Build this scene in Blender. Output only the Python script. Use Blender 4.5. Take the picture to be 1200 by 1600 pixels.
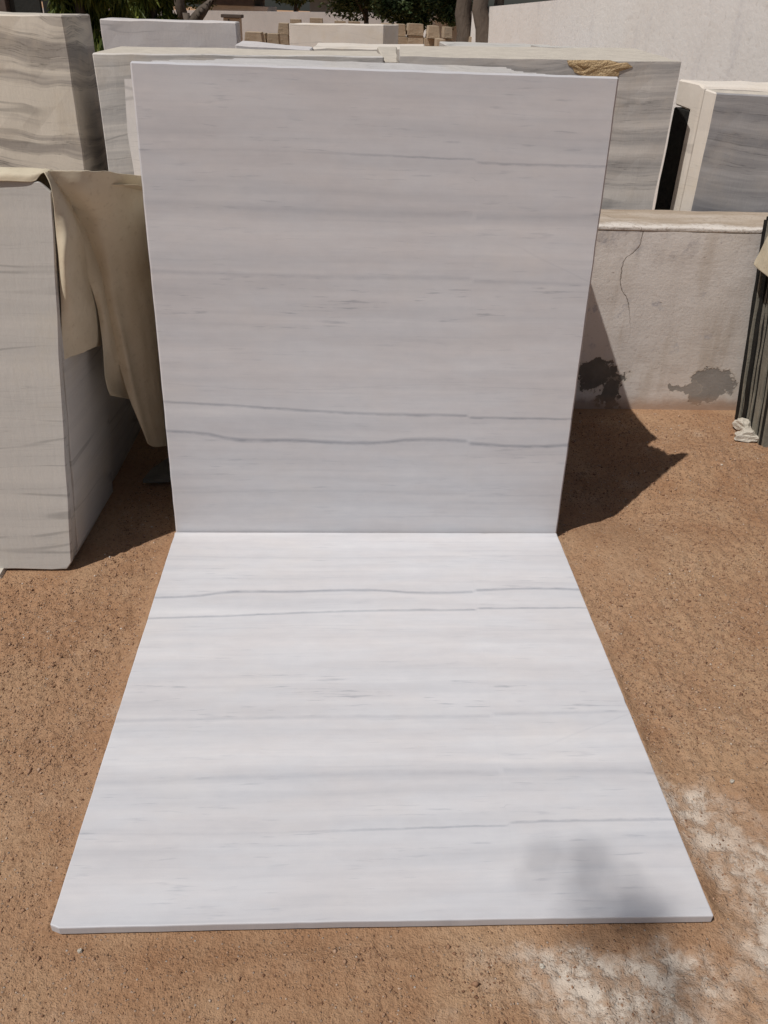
import bpy, bmesh, math, random
import numpy as np
from mathutils import Vector, Matrix

random.seed(7)
for o in list(bpy.data.objects): bpy.data.objects.remove(o)
SC = bpy.context.scene
COL = SC.collection

# ------------------------------------------------------------------ camera
F_PX = 1268.6                       # focal length in pixels of a 1200x1600 frame
CAM = np.array([-0.109, -2.665, 1.782])
PITCH, ROLL, YAW = 0.5555, 0.0365, 0.0621
_f = np.array([math.sin(YAW)*math.cos(PITCH), math.cos(YAW)*math.cos(PITCH), -math.sin(PITCH)])
_r = np.array([math.cos(YAW), -math.sin(YAW), 0.0]); _u = np.cross(_r, _f)
RIGHT = math.cos(ROLL)*_r + math.sin(ROLL)*_u
UP = -math.sin(ROLL)*_r + math.cos(ROLL)*_u
cam_d = bpy.data.cameras.new('camera'); cam = bpy.data.objects.new('camera', cam_d); COL.objects.link(cam)
cam.matrix_world = Matrix(((RIGHT[0], UP[0], -_f[0], CAM[0]), (RIGHT[1], UP[1], -_f[1], CAM[1]),
                           (RIGHT[2], UP[2], -_f[2], CAM[2]), (0, 0, 0, 1)))
cam_d.sensor_fit = 'VERTICAL'; cam_d.sensor_height = 36.0; cam_d.lens = F_PX/1600*36.0
cam_d.clip_start = 0.05; cam_d.clip_end = 800
SC.camera = cam

# ------------------------------------------------------------------ light
SUN_D = Vector((0.49, 0.31, -1.0)).normalized()      # the way the light travels
ELEV = math.asin(-SUN_D.z)
world = bpy.data.worlds.new('World'); SC.world = world; world.use_nodes = True
wn = world.node_tree; wn.nodes.clear()
wo = wn.nodes.new('ShaderNodeOutputWorld'); wb = wn.nodes.new('ShaderNodeBackground'); ws = wn.nodes.new('ShaderNodeTexSky')
ws.sky_type = 'NISHITA'; ws.sun_disc = False; ws.sun_elevation = ELEV
ws.sun_rotation = math.atan2(-SUN_D.x, -SUN_D.y) % (2*math.pi)
ws.dust_density = 2.0; ws.air_density = 1.0
wb.inputs['Strength'].default_value = 0.05
wn.links.new(ws.outputs[0], wb.inputs['Color']); wn.links.new(wb.outputs[0], wo.inputs['Surface'])
sun_d = bpy.data.lights.new('sun', 'SUN'); sun = bpy.data.objects.new('sun', sun_d); COL.objects.link(sun)
sun_d.energy = 4.8; sun_d.angle = math.radians(0.53); sun_d.color = (1.0, 0.965, 0.925)
sun.rotation_euler = SUN_D.to_track_quat('-Z', 'Y').to_euler()
sun.location = (-6, -4, 12)
vs = SC.view_settings
vs.view_transform = 'Standard'; vs.look = 'None'; vs.gamma = 1.0; vs.use_curve_mapping = False
vs.exposure = -0.60

# ------------------------------------------------------------------ helpers
def ray(px, py):
    return (px-600)/F_PX*RIGHT - (py-800)/F_PX*UP + _f
def on_z(px, py, z=0.0): d = ray(px, py); return Vector(CAM + d*(z-CAM[2])/d[2])
def on_y(px, py, y): d = ray(px, py); return Vector(CAM + d*(y-CAM[1])/d[1])
def on_x(px, py, x): d = ray(px, py); return Vector(CAM + d*(x-CAM[0])/d[0])

def hash2(ix, iy, seed):
    n = (ix.astype(np.int64)*374761393 + iy.astype(np.int64)*668265263 + seed*1442695041) & 0xffffffff
    n = ((n ^ (n >> 13))*1274126177) & 0xffffffff
    return ((n ^ (n >> 16)) & 0xffff)/65535.0
def vnoise(x, y, seed=0):
    ix, iy = np.floor(x), np.floor(y); fx, fy = x-ix, y-iy
    fx = fx*fx*(3-2*fx); fy = fy*fy*(3-2*fy)
    a, b = hash2(ix, iy, seed), hash2(ix+1, iy, seed); c, d = hash2(ix, iy+1, seed), hash2(ix+1, iy+1, seed)
    return (a*(1-fx)+b*fx)*(1-fy) + (c*(1-fx)+d*fx)*fy
def fbm(x, y, seed=0, octv=4):
    s = 0; a = 0.5
    for k in range(octv): s = s + a*vnoise(x*2**k + 17*k, y*2**k - 9*k, seed+k); a *= .5
    return s/(1-.5**octv)

def mesh_obj(name, verts, faces, mat, parent=None, smooth=False):
    me = bpy.data.meshes.new(name); me.from_pydata([tuple(v) for v in verts], [], faces); me.update()
    if mat: me.materials.append(mat)
    if smooth: me.polygons.foreach_set('use_smooth', [True]*len(me.polygons))
    o = bpy.data.objects.new(name, me); COL.objects.link(o)
    if parent: o.parent = parent
    return o
def bm_obj(name, bm, mat, parent=None, smooth=False):
    bmesh.ops.recalc_face_normals(bm, faces=bm.faces)
    me = bpy.data.meshes.new(name); bm.to_mesh(me); bm.free()
    if mat: me.materials.append(mat)
    if smooth: me.polygons.foreach_set('use_smooth', [True]*len(me.polygons))
    o = bpy.data.objects.new(name, me); COL.objects.link(o)
    if parent: o.parent = parent
    return o
def tag(o, label, cat, group=None):
    o['label'] = label; o['category'] = cat; o['kind'] = 'thing'
    if group: o['group'] = group
    return o
def struct(o): o['kind'] = 'structure'; return o
def empty(name, loc):
    o = bpy.data.objects.new(name, None); COL.objects.link(o); o.location = loc; o.empty_display_size = .1
    return o
def bevel(o, w, seg=2):
    m = o.modifiers.new('bevel', 'BEVEL'); m.width = w; m.segments = seg; m.limit_method = 'ANGLE'; m.angle_limit = math.radians(40)
    return o

# ------------------------------------------------------------------ material helpers
class N:
    def __init__(s, name):
        s.m = bpy.data.materials.new(name); s.m.use_nodes = True; s.t = s.m.node_tree; s.t.nodes.clear()
        s.out = s.n('ShaderNodeOutputMaterial'); s.b = s.n('ShaderNodeBsdfPrincipled'); s.l(s.b.outputs[0], s.out.inputs['Surface'])
    def n(s, k, **kw):
        x = s.t.nodes.new(k)
        for a, b in kw.items(): setattr(x, a, b)
        return x
    def l(s, a, b): s.t.links.new(a, b)
    def put(s, sock, v):
        if v is None: return
        if hasattr(v, 'is_output'): s.l(v, sock)
        else: sock.default_value = v
    def math(s, op, a, b=None, c=None, clamp=False):
        x = s.n('ShaderNodeMath', operation=op, use_clamp=clamp)
        s.put(x.inputs[0], a); s.put(x.inputs[1], b); s.put(x.inputs[2], c); return x.outputs[0]
    def comb(s, x, y, z=0.0):
        c = s.n('ShaderNodeCombineXYZ'); s.put(c.inputs[0], x); s.put(c.inputs[1], y); s.put(c.inputs[2], z); return c.outputs[0]
    def sep(s, v): x = s.n('ShaderNodeSeparateXYZ'); s.l(v, x.inputs[0]); return x.outputs
    def noise(s, vec, scale, detail=3.0, rough=0.5, out=0):
        x = s.n('ShaderNodeTexNoise'); s.l(vec, x.inputs['Vector']); x.inputs['Scale'].default_value = scale
        x.inputs['Detail'].default_value = detail; x.inputs['Roughness'].default_value = rough; return x.outputs[out]
    def voro(s, vec, scale, feat='F1', out=0):
        x = s.n('ShaderNodeTexVoronoi', feature=feat); s.l(vec, x.inputs['Vector']); x.inputs['Scale'].default_value = scale; return x.outputs[out]
    def smooth(s, v, a, b, lo=0.0, hi=1.0):
        x = s.n('ShaderNodeMapRange', interpolation_type='SMOOTHSTEP'); s.put(x.inputs[0], v)
        x.inputs[1].default_value = a; x.inputs[2].default_value = b; x.inputs[3].default_value = lo; x.inputs[4].default_value = hi; return x.outputs[0]
    def lin(s, v, a, b, lo, hi):
        x = s.n('ShaderNodeMapRange'); s.put(x.inputs[0], v)
        x.inputs[1].default_value = a; x.inputs[2].default_value = b; x.inputs[3].default_value = lo; x.inputs[4].default_value = hi; return x.outputs[0]
    def ramp(s, v, stops, interp='LINEAR'):
        x = s.n('ShaderNodeValToRGB'); r = x.color_ramp; r.interpolation = interp
        while len(r.elements) < len(stops): r.elements.new(1.0)
        for e, (p, c) in zip(r.elements, stops):
            e.position = p; e.color = (c[0], c[1], c[2], 1) if hasattr(c, '__len__') else (c, c, c, 1)
        s.put(x.inputs[0], v); return x.outputs[0]
    def mix(s, f, a, b, blend='MIX'):
        x = s.n('ShaderNodeMix', data_type='RGBA', blend_type=blend); s.put(x.inputs[0], f)
        for i, c in ((6, a), (7, b)):
            if hasattr(c, 'is_output'): s.l(c, x.inputs[i])
            else: x.inputs[i].default_value = (c[0], c[1], c[2], 1)
        return x.outputs[2]
    def curve(s, v, pts, x0, x1, y0, y1):
        x = s.n('ShaderNodeFloatCurve'); c = x.mapping.curves[0]
        q = [((a-x0)/(x1-x0), (b-y0)/(y1-y0)) for a, b in pts]
        while len(c.points) < len(q): c.points.new(.5, .5)
        for p, (a, b) in zip(c.points, q): p.location = (a, b); p.handle_type = 'AUTO'
        x.mapping.update(); s.put(x.inputs['Value'], s.lin(v, x0, x1, 0, 1)); return s.lin(x.outputs[0], 0, 1, y0, y1)
    def obj(s): return s.n('ShaderNodeTexCoord').outputs['Object']
    def pos(s): return s.n('ShaderNodeNewGeometry').outputs['Position']
    def bump(s, h, strength=.3, dist=.01):
        x = s.n('ShaderNodeBump'); x.inputs['Strength'].default_value = strength; x.inputs['Distance'].default_value = dist
        s.l(h, x.inputs['Height']); s.l(x.outputs[0], s.b.inputs['Normal'])
    def fin(s, col, rough=.8, spec=.3):
        s.put(s.b.inputs['Base Color'], col if hasattr(col, 'is_output') else (col[0], col[1], col[2], 1))
        s.put(s.b.inputs['Roughness'], rough); s.b.inputs['Specular IOR Level'].default_value = spec
        return s.m

def mat_marble():
    """book-matched white marble: the veins live in slab coordinates (u across, v away from the hinge, metres)"""
    s = N('white_marble')
    uv = s.n('ShaderNodeUVMap', uv_map='slab').outputs[0]
    u, v, _ = s.sep(uv)
    fw = s.noise(s.comb(0.0, s.math('MULTIPLY', v, 9.0)), 1.0, 3)
    fl = s.math('ADD', s.math('MULTIPLY', v, -0.05), s.math('ADD', 0.375, s.math('MULTIPLY', fw, .02)))
    st = s.smooth(s.math('SUBTRACT', u, fl), -0.004, 0.004)
    v2 = s.math('ADD', v, s.math('MULTIPLY', st, .008))
    wob = s.noise(s.comb(s.math('MULTIPLY', u, 1.1), s.math('MULTIPLY', v2, 4.0)), 1.0, 2)
    v3 = s.math('ADD', v, s.math('MULTIPLY', s.math('SUBTRACT', wob, .5), .05))
    band = s.ramp(s.math('DIVIDE', v3, 1.65), [(0, 1.0), (.06, .97), (.11, .945), (.16, .975), (.215, .94), (.27, .96), (.315, .99), (.41, 1.0), (.47, .965),
        (.51, .94), (.54, .97), (.58, .95), (.63, .995), (.69, .99), (.716, .90), (.735, .94), (.77, .95), (.80, .935), (.825, .955), (.86, .925), (.9, .97), (.95, .935), (1.0, .95)])
    s1 = s.noise(s.comb(s.math('MULTIPLY', u, 1.1), s.math('MULTIPLY', v3, 19.0)), 1.0, 4, .5)
    s2 = s.noise(s.comb(s.math('MULTIPLY', u, 5.0), s.math('MULTIPLY', v3, 150.0), 3.0), 1.0, 3, .6)
    cl = s.noise(s.comb(s.math('MULTIPLY', u, 2.5), s.math('MULTIPLY', v3, 7.0), 8.0), 1.0, 4, .6)
    val = s.math('MULTIPLY', band, s.lin(s1, .25, .75, .90, 1.045))
    s3 = s.noise(s.comb(s.math('MULTIPLY', u, .9), s.math('MULTIPLY', v3, 60.0), 11.0), 1.0, 2, .5)
    s4 = s.noise(s.comb(s.math('MULTIPLY', u, 1.2), s.math('MULTIPLY', v3, 8.0), 21.0), 1.0, 2, .5)
    val = s.math('MULTIPLY', val, s.math('SUBTRACT', 1.0, s.math('MULTIPLY', s.smooth(s3, .45, .75), s.math('MULTIPLY', s.smooth(s4, .35, .65, .01, .065), s.smooth(s.noise(s.comb(s.math('MULTIPLY', u, 3.2), s.math('MULTIPLY', v3, 30.0), 31.0), 1.0, 3), .35, .6, .25, 1.0)))))
    val = s.math('MULTIPLY', val, s.lin(s.noise(uv, 420.0, 2, .7), .25, .75, .975, 1.025))
    val = s.math('MULTIPLY', val, s.lin(s2, .25, .75, .985, 1.012))
    val = s.math('MULTIPLY', val, s.lin(cl, .25, .75, .90, 1.05))
    mot = s.noise(s.comb(s.math('MULTIPLY', u, 16.0), s.math('MULTIPLY', v3, 34.0), 41.0), 1.0, 5, .65)
    val = s.math('MULTIPLY', val, s.lin(mot, .25, .75, .965, 1.03))
    # short blue-grey dashes, densest half way up
    dn = s.noise(s.comb(s.math('MULTIPLY', u, 9.0), s.math('MULTIPLY', s.math('ADD', v2, s.math('MULTIPLY', wob, .012)), 95.0), 5.0), 1.0, 3, .55)
    dens = s.ramp(s.math('DIVIDE', v3, 1.65), [(0, .25), (.1, .4), (.2, .5), (.3, .25), (.46, .35), (.505, 1.0), (.53, 1.0), (.56, .95), (.6, .4), (.7, .45), (.82, .7), (.88, .6), (.95, .55), (1, .3)])
    pat = s.noise(s.comb(s.math('MULTIPLY', u, 3.0), s.math('MULTIPLY', v3, 22.0), 1.0), 1.0, 2)
    dash = s.math('MULTIPLY', s.smooth(s.math('ADD', dn, s.math('MULTIPLY', s.math('SUBTRACT', pat, .5), .55)), .60, .80), dens)
    # the long veins
    tot = s.math('MULTIPLY', dash, .27)
    wn_ = s.noise(s.comb(s.math('MULTIPLY', u, 14.0), s.math('MULTIPLY', v, 30.0)), 1.0, 4, .6)
    for pts, w, k, a0, a1 in (
        ([(-.8, .528), (-.42, .509), (-.05, .488), (.36, .484), (.8, .482)], .0075, .36, -.9, 1),
        ([(-.8, .412), (-.6, .402), (-.51, .384), (-.3, .381), (-.01, .372), (.17, .387), (.38, .381), (.55, .372), (.8, .382)], .0095, .40, -.9, 1),
        ([(-.8, 1.352), (-.4, 1.362), (-.06, 1.358), (.13, 1.354), (.32, 1.351), (.48, 1.349), (.8, 1.350)], .0055, .30, -.35, .15),
        ([(-.8, .985), (-.3, .975), (.3, .978), (.8, .97)], .010, .17, -.9, .3),
        ([(-.8, 1.203), (-.35, 1.19), (.03, 1.184), (.8, 1.195)], .016, .13, -.9, 1),
        ([(-.8, .60), (-.3, .575), (.2, .60), (.8, .59)], .004, .07, -.9, .3),
        ([(-.8, .16), (-.2, .175), (.3, .165), (.8, .17)], .008, .08, -.9, .5),
        ([(-.8, 1.17), (.45, 1.103), (.575, 1.052), (.77, .972)], .005, .07, .42, .55)):
        c = s.curve(u, pts, -.8, .8, 0, 1.65)
        d = s.math('ABSOLUTE', s.math('SUBTRACT', s.math('ADD', v2, s.math('MULTIPLY', s.math('SUBTRACT', wn_, .5), .010)), c))
        ww = s.math('MULTIPLY', s.lin(s1, .3, .7, .6, 1.5), w)
        mk = s.math('SUBTRACT', 1.0, s.math('DIVIDE', d, ww), clamp=True)
        mk = s.math('MULTIPLY', mk, s.lin(wn_, .3, .65, .55, 1.0))
        if a0 > -.8: mk = s.math('MULTIPLY', mk, s.smooth(u, a0, a1, .25, 1.0))
        mk = s.math('MULTIPLY', mk, s.smooth(s.math('ABSOLUTE', s.math('SUBTRACT', u, fl)), .002, .012, .35, 1.0))
        tot = s.math('ADD', tot, s.math('MULTIPLY', mk, k))
    # the healed crack that steps the veins
    cr = s.math('SUBTRACT', 1.0, s.math('DIVIDE', s.math('ABSOLUTE', s.math('SUBTRACT', u, fl)), .004), clamp=True)
    tot = s.math('ADD', tot, s.math('MULTIPLY', cr, .012))
    val = s.math('MULTIPLY', val, s.math('SUBTRACT', 1.0, s.math('MINIMUM', tot, .6)))
    tint = s.mix(s.smooth(cl, .35, .65), (.724, .698, .698), (.682, .676, .692))
    vc = s.n('ShaderNodeCombineColor'); 
    for i, e_ in enumerate((1.14, 1.06, .93)): s.l(s.math('POWER', val, e_), vc.inputs[i])
    col = s.mix(1.0, tint, vc.outputs[0], 'MULTIPLY')
    # dust film and a few warm specks
    du = s.noise(uv, 3.0, 4, .6)
    col = s.mix(s.smooth(du, .48, .75, 0, .16), col, (.72, .66, .60))
    sp = s.smooth(s.noise(uv, 60.0, 2), .74, .80)
    col = s.mix(s.math('MULTIPLY', sp, .25), col, (.62, .54, .42))
    s.bump(s.noise(uv, 220.0, 2), .03, .002)
    return s.fin(col, s.lin(du, .3, .7, .38, .62), .25)

def mat_stone(name, light, dark, warm, zs=14.0, wavy=.10, contrast=1.0, seed=0.0, grain=.4, slope=0.0, rough=.75, lines=.45):
    """sawn, unpolished striped marble: bands run along x, stacked in z"""
    s = N(name); p = s.obj(); x, y, z = s.sep(p)
    off = s.n('ShaderNodeObjectInfo').outputs['Random']
    sh = s.math('MULTIPLY', off, 7.0)
    w = s.noise(s.comb(s.math('MULTIPLY', x, 1.3), s.math('ADD', s.math('MULTIPLY', y, .8), seed), s.math('MULTIPLY', z, 1.6)), 1.0, 3)
    z2 = s.math('ADD', s.math('ADD', z, s.math('MULTIPLY', w, wavy*4)), s.math('MULTIPLY', x, slope))
    a = s.noise(s.comb(s.math('MULTIPLY', x, .55), s.math('ADD', s.math('MULTIPLY', y, .5), sh), s.math('MULTIPLY', z2, zs)), 1.0, 4, .6)
    b = s.noise(s.comb(s.math('MULTIPLY', x, 1.5), s.math('ADD', y, seed+3), s.math('MULTIPLY', z2, zs*4.5)), 1.0, 4, .6)
    c = s.noise(s.comb(s.math('MULTIPLY', x, 1.0), s.math('ADD', y, sh), s.math('MULTIPLY', z2, zs*.28)), 1.0, 2)
    t = s.math('ADD', s.math('MULTIPLY', s.math('SUBTRACT', a, .5), 2.6*contrast), s.math('MULTIPLY', s.math('SUBTRACT', b, .5), 1.1*contrast))
    t = s.math('ADD', s.math('ADD', t, s.math('MULTIPLY', s.math('SUBTRACT', c, .5), .8*contrast)), .42, clamp=True)
    col = s.mix(t, light, dark)
    line = s.smooth(s.math('ABSOLUTE', s.math('SUBTRACT', b, .46)), .0, .02, 1, 0)
    col = s.mix(s.math('MULTIPLY', line, s.smooth(a, .42, .58, 0, min(.75, .5*contrast))), col, tuple(k*.45 for k in dark))
    iso = s.noise(s.comb(s.math('MULTIPLY', x, .5), s.math('ADD', s.math('MULTIPLY', y, .5), sh), s.math('MULTIPLY', z2, zs*.55)), 1.0, 2, .4)
    thin = s.math('MULTIPLY', s.smooth(s.math('ABSOLUTE', s.math('SUBTRACT', iso, .5)), .002, .016, 1, 0), s.smooth(s.noise(p, 2.6, 3), .40, .58, .15, 1.0))
    col = s.mix(s.math('MULTIPLY', thin, lines), col, tuple(k*.5 for k in dark))
    g = s.noise(p, 3.5, 5, .65)
    col = s.mix(s.smooth(g, .48, .75, 0, .55), col, warm)
    fine = s.noise(p, 90.0, 3, .7)
    col = s.mix(s.lin(fine, .3, .7, 0, grain), col, tuple(k*.72 for k in light))
    saw = s.noise(s.comb(s.math('MULTIPLY', x, 60.0), s.math('MULTIPLY', y, 60.0), s.math('MULTIPLY', z, 12.0)), 1.0, 3)
    s.bump(s.math('ADD', s.math('MULTIPLY', fine, .5), saw), .25, .004)
    return s.fin(col, rough, .25)

def mat_soil():
    s = N('soil'); p = s.pos(); x, y, z = s.sep(p)
    big = s.noise(p, 1.4, 4, .55); mid = s.noise(p, 7.0, 5, .6); fin = s.noise(p, 60.0, 5, .7); gr = s.noise(p, 230.0, 3, .6)
    col = s.ramp(s.math('ADD', s.math('MULTIPLY', big, .55), s.math('MULTIPLY', mid, .45)),
                 [(.28, (.38, .200, .105)), (.45, (.46, .265, .150)), (.58, (.51, .312, .185)), (.74, (.57, .378, .240))])
    col = s.mix(s.smooth(s.noise(p, 2.3, 5, .6), .44, .66, 0, .65), col, (.585, .385, .235))
    col = s.mix(s.smooth(fin, .33, .50, .50, 0), col, (.25, .132, .073))
    col = s.mix(s.smooth(gr, .56, .72, 0, .40), col, (.55, .39, .28))
    col = s.mix(s.smooth(gr, .28, .42, .32, 0), col, (.20, .105, .06))
    # coarse grit of mixed colour
    vc = s.n('ShaderNodeTexVoronoi'); s.l(p, vc.inputs['Vector']); vc.inputs['Scale'].default_value = 130.0
    rnd = s.sep(vc.outputs['Color'])[0]
    peb = s.math('MULTIPLY', s.smooth(vc.outputs['Distance'], .25, .38, 1, 0), s.smooth(rnd, .72, .80))
    pcol = s.ramp(s.sep(vc.outputs['Color'])[1], [(0, (.23, .125, .075)), (.5, (.42, .27, .18)), (.9, (.55, .43, .34)), (1, (.66, .6, .54))])
    col = s.mix(s.math('MULTIPLY', peb, .75), col, pcol)
    peb0 = peb
    # marble dust spilled beside and before the slab's corner
    tot = None
    wq = s.noise(p, 5.0, 5, .65, out=1)
    wx = s.math('ADD', x, s.math('MULTIPLY', s.math('SUBTRACT', s.sep(wq)[0], .5), .26))
    wy = s.math('ADD', y, s.math('MULTIPLY', s.math('SUBTRACT', s.sep(wq)[1], .5), .26))
    for cx, cy, rx, ry, k in ((.74, -1.20, .06, .10, .8), (.84, -1.35, .09, .15, 1.0), (.93, -1.52, .10, .14, 1.0), (.36, -1.68, .17, .06, .9), (.50, -1.76, .17, .09, 1.3),
                              (.66, -1.70, .13, .06, .9), (.90, -1.68, .11, .08, .9), (.62, -1.86, .2, .08, .8), (.05, -1.80, .07, .05, .35), (1.02, -1.40, .08, .16, .5)):
        dx = s.math('DIVIDE', s.math('SUBTRACT', wx, cx), rx); dy = s.math('DIVIDE', s.math('SUBTRACT', wy, cy), ry)
        q = s.math('MULTIPLY', s.math('EXPONENT', s.math('MULTIPLY', s.math('ADD', s.math('MULTIPLY', dx, dx), s.math('MULTIPLY', dy, dy)), -1.0)), k)
        tot = q if tot is None else s.math('ADD', tot, q)
    m = s.math('MULTIPLY', s.smooth(s.math('ADD', tot, s.math('MULTIPLY', s.math('SUBTRACT', mid, .5), 2.0)), .12, 1.35), .90)
    m = s.math('MULTIPLY', m, s.smooth(fin, .22, .46, .72, 1.0))
    m = s.math('MULTIPLY', m, s.smooth(s.noise(p, 17.0, 6, .72), .40, .56, .30, 1.0))
    col = s.mix(m, col, (.69, .605, .51))
    h = s.math('ADD', s.math('MULTIPLY', fin, 1.0), s.math('ADD', s.math('MULTIPLY', gr, .45), s.math('MULTIPLY', peb, .35)))
    s.bump(s.math('MULTIPLY', h, s.math('SUBTRACT', 1.0, s.math('MULTIPLY', m, .6))), .95, .014)
    return s.fin(col, .95, .1)

def mat_plaster():
    s = N('old_white_plaster'); p = s.pos(); x, y, z = s.sep(p)
    a = s.noise(p, 1.6, 5, .6); b = s.noise(p, 9.0, 5, .65); f = s.noise(p, 70.0, 4, .65)
    hs = s.noise(s.comb(s.math('MULTIPLY', x, 14.0), s.math('MULTIPLY', y, 9.0), s.math('MULTIPLY', z, 75.0)), 1.0, 4, .6)
    vs_ = s.noise(s.comb(s.math('MULTIPLY', x, 7.0), y, s.math('MULTIPLY', z, 1.1)), 1.0, 4, .6)
    col = s.ramp(a, [(.3, (.74, .67, .60)), (.5, (.80, .745, .69)), (.7, (.83, .79, .75))])
    col = s.mix(s.smooth(vs_, .52, .72, 0, .5), col, (.55, .47, .385))
    # grey-blue undercoat showing where the lime wash has worn off
    col = s.mix(s.math('MULTIPLY', s.smooth(b, .56, .64), s.smooth(s.noise(p, 3.1, 3), .5, .62, 0, .75)), col, (.49, .48, .50))
    col = s.mix(s.smooth(hs, .63, .74, 0, .30), col, (.45, .40, .355))
    col = s.mix(s.smooth(f, .30, .40, .35, 0), col, (.42, .36, .31))
    scr = s.noise(s.comb(s.math('MULTIPLY', x, 22.0), s.math('MULTIPLY', y, 9.0), s.math('MULTIPLY', z, 150.0)), 1.0, 2)
    col = s.mix(s.math('MULTIPLY', s.smooth(scr, .70, .76), s.smooth(b, .45, .6)), col, (.36, .29, .235))
    col = s.mix(s.math('MULTIPLY', s.smooth(s.noise(p, 14.0, 5, .7), .52, .66), s.smooth(z, .70, .90, 0, .55)), col, (.44, .41, .41))
    # fallen patches showing cement
    nz = s.noise(p, 9.0, 6, .68, out=1)
    px = s.math('ADD', x, s.math('MULTIPLY', s.math('SUBTRACT', s.sep(nz)[0], .5), .26))
    pz = s.math('ADD', z, s.math('MULTIPLY', s.math('SUBTRACT', s.sep(nz)[1], .5), .26))
    pm = None
    for cx, cz, rx, rz, out in ((1.235, .185, .135, .085, (.17, .155, .135)), (1.31, .09, .045, .10, (.17, .155, .135)), (1.84, .14, .125, .10, (.36, .33, .30)), (1.70, .125, .07, .03, (.38, .345, .31)),
                                (2.7, .2, .3, .12, (.36, .33, .3)), (-2.2, .2, .3, .12, (.36, .33, .3))):
        dx = s.math('DIVIDE', s.math('SUBTRACT', px, cx), rx); dz = s.math('DIVIDE', s.math('SUBTRACT', pz, cz), rz)
        q = s.smooth(s.math('ADD', s.math('MULTIPLY', dx, dx), s.math('MULTIPLY', dz, dz)), .85, 1.08, 1, 0)
        rim = s.smooth(s.math('ADD', s.math('MULTIPLY', dx, dx), s.math('MULTIPLY', dz, dz)), 1.0, 1.5, 1, 0)
        col = s.mix(s.math('MULTIPLY', rim, .45), col, (.66, .585, .48))
        col = s.mix(q, col, out); pm = q if pm is None else s.math('MAXIMUM', pm, q)
    fr = s.math('MULTIPLY', pm, s.smooth(b, .35, .7, 0, .5)); col = s.mix(fr, col, (.27, .25, .22))
    # crack wandering down from the coping
    cz = s.curve(z, [(0, 1.40), (.30, 1.37), (.49, 1.338), (.59, 1.303), (.68, 1.253), (.775, 1.251), (.82, 1.289), (.88, 1.318), (1.0, 1.304)], 0, 1.0, 1.2, 1.5)
    jig = s.math('MULTIPLY', s.math('SUBTRACT', s.noise(p, 34.0, 4, .7), .5), .022)
    ck = s.smooth(s.math('ABSOLUTE', s.math('SUBTRACT', s.math('ADD', x, jig), cz)), .0008, .0032, 1, 0)
    ck = s.math('MULTIPLY', ck, s.smooth(z, .40, .62))
    col = s.mix(s.math('MULTIPLY', ck, .85), col, (.17, .13, .10))
    # soil splashed on the foot of the wall
    ft = s.smooth(s.math('ADD', z, s.math('MULTIPLY', b, -.09)), -.03, .045, .8, 0)
    col = s.mix(ft, col, (.44, .295, .20))
    h = s.math('ADD', s.math('MULTIPLY', hs, .13), s.math('ADD', s.math('MULTIPLY', f, .35), s.math('MULTIPLY', s.math('ADD', pm, ck), -1.3)))
    s.bump(h, .34, .012)
    return s.fin(col, .9, .15)

def mat_coping():
    s = N('worn_coping'); p = s.pos(); x, y, z = s.sep(p)
    a = s.noise(s.comb(s.math('MULTIPLY', x, 2.0), s.math('MULTIPLY', y, 9.0), z), 1.0, 5, .6); f = s.noise(p, 50.0, 4, .65)
    dirt = s.smooth(s.math('ADD', y, s.math('MULTIPLY', s.math('SUBTRACT', s.noise(p, 9.0, 5, .7), .5), .22)), 1.27, 1.36)
    col = s.mix(dirt, (.70, .645, .585), s.ramp(a, [(.3, (.32, .25, .185)), (.5, (.43, .355, .28)), (.7, (.56, .49, .42))]))
    col = s.mix(s.smooth(f, .36, .48, .55, 0), col, (.34, .27, .21))
    ck = s.smooth(s.math('ABSOLUTE', s.math('SUBTRACT', s.math('ADD', y, s.math('MULTIPLY', s.noise(p, 20.0, 3), .03)), s.lin(x, 1.15, 1.31, 1.61, 1.255))), .001, .005, .8, 0)
    ck = s.math('MULTIPLY', ck, s.smooth(x, 1.30, 1.33, 1, 0))
    col = s.mix(ck, col, (.16, .12, .09))
    s.bump(s.math('ADD', f, a), .5, .01)
    return s.fin(col, .92, .12)

def mat_whitewash(name='whitewash'):
    s = N(name); p = s.pos(); x, y, z = s.sep(p)
    a = s.noise(p, 1.1, 5, .6); b = s.noise(s.comb(s.math('MULTIPLY', x, 3.0), s.math('MULTIPLY', y, 3.0), s.math('MULTIPLY', z, .8)), 1.0, 5, .65); f = s.noise(p, 24.0, 4, .6)
    col = s.ramp(a, [(.3, (.76, .71, .66)), (.52, (.82, .78, .74)), (.7, (.84, .81, .785))])
    col = s.mix(s.smooth(b, .55, .75, 0, .40), col, (.53, .51, .53))
    col = s.mix(s.smooth(f, .3, .42, .25, 0), col, (.48, .42, .37))
    s.bump(f, .3, .01)
    return s.fin(col, .92, .1)

def mat_tarp():
    s = N('beige_tarpaulin'); p = s.obj()
    a = s.noise(p, 4.0, 5, .6); b = s.noise(p, 45.0, 4, .6)
    col = s.ramp(a, [(.3, (.56, .47, .33)), (.5, (.64, .555, .41)), (.7, (.69, .615, .47))])
    col = s.mix(s.smooth(b, .55, .75, 0, .3), col, (.35, .27, .17))
    st = s.smooth(s.noise(p, 2.2, 6, .7), .52, .72, 0, .35); col = s.mix(st, col, (.40, .32, .21))
    s.bump(s.math('ADD', s.math('MULTIPLY', a, .8), s.math('MULTIPLY', b, .12)), .35, .02)
    return s.fin(col, .68, .25)

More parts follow.
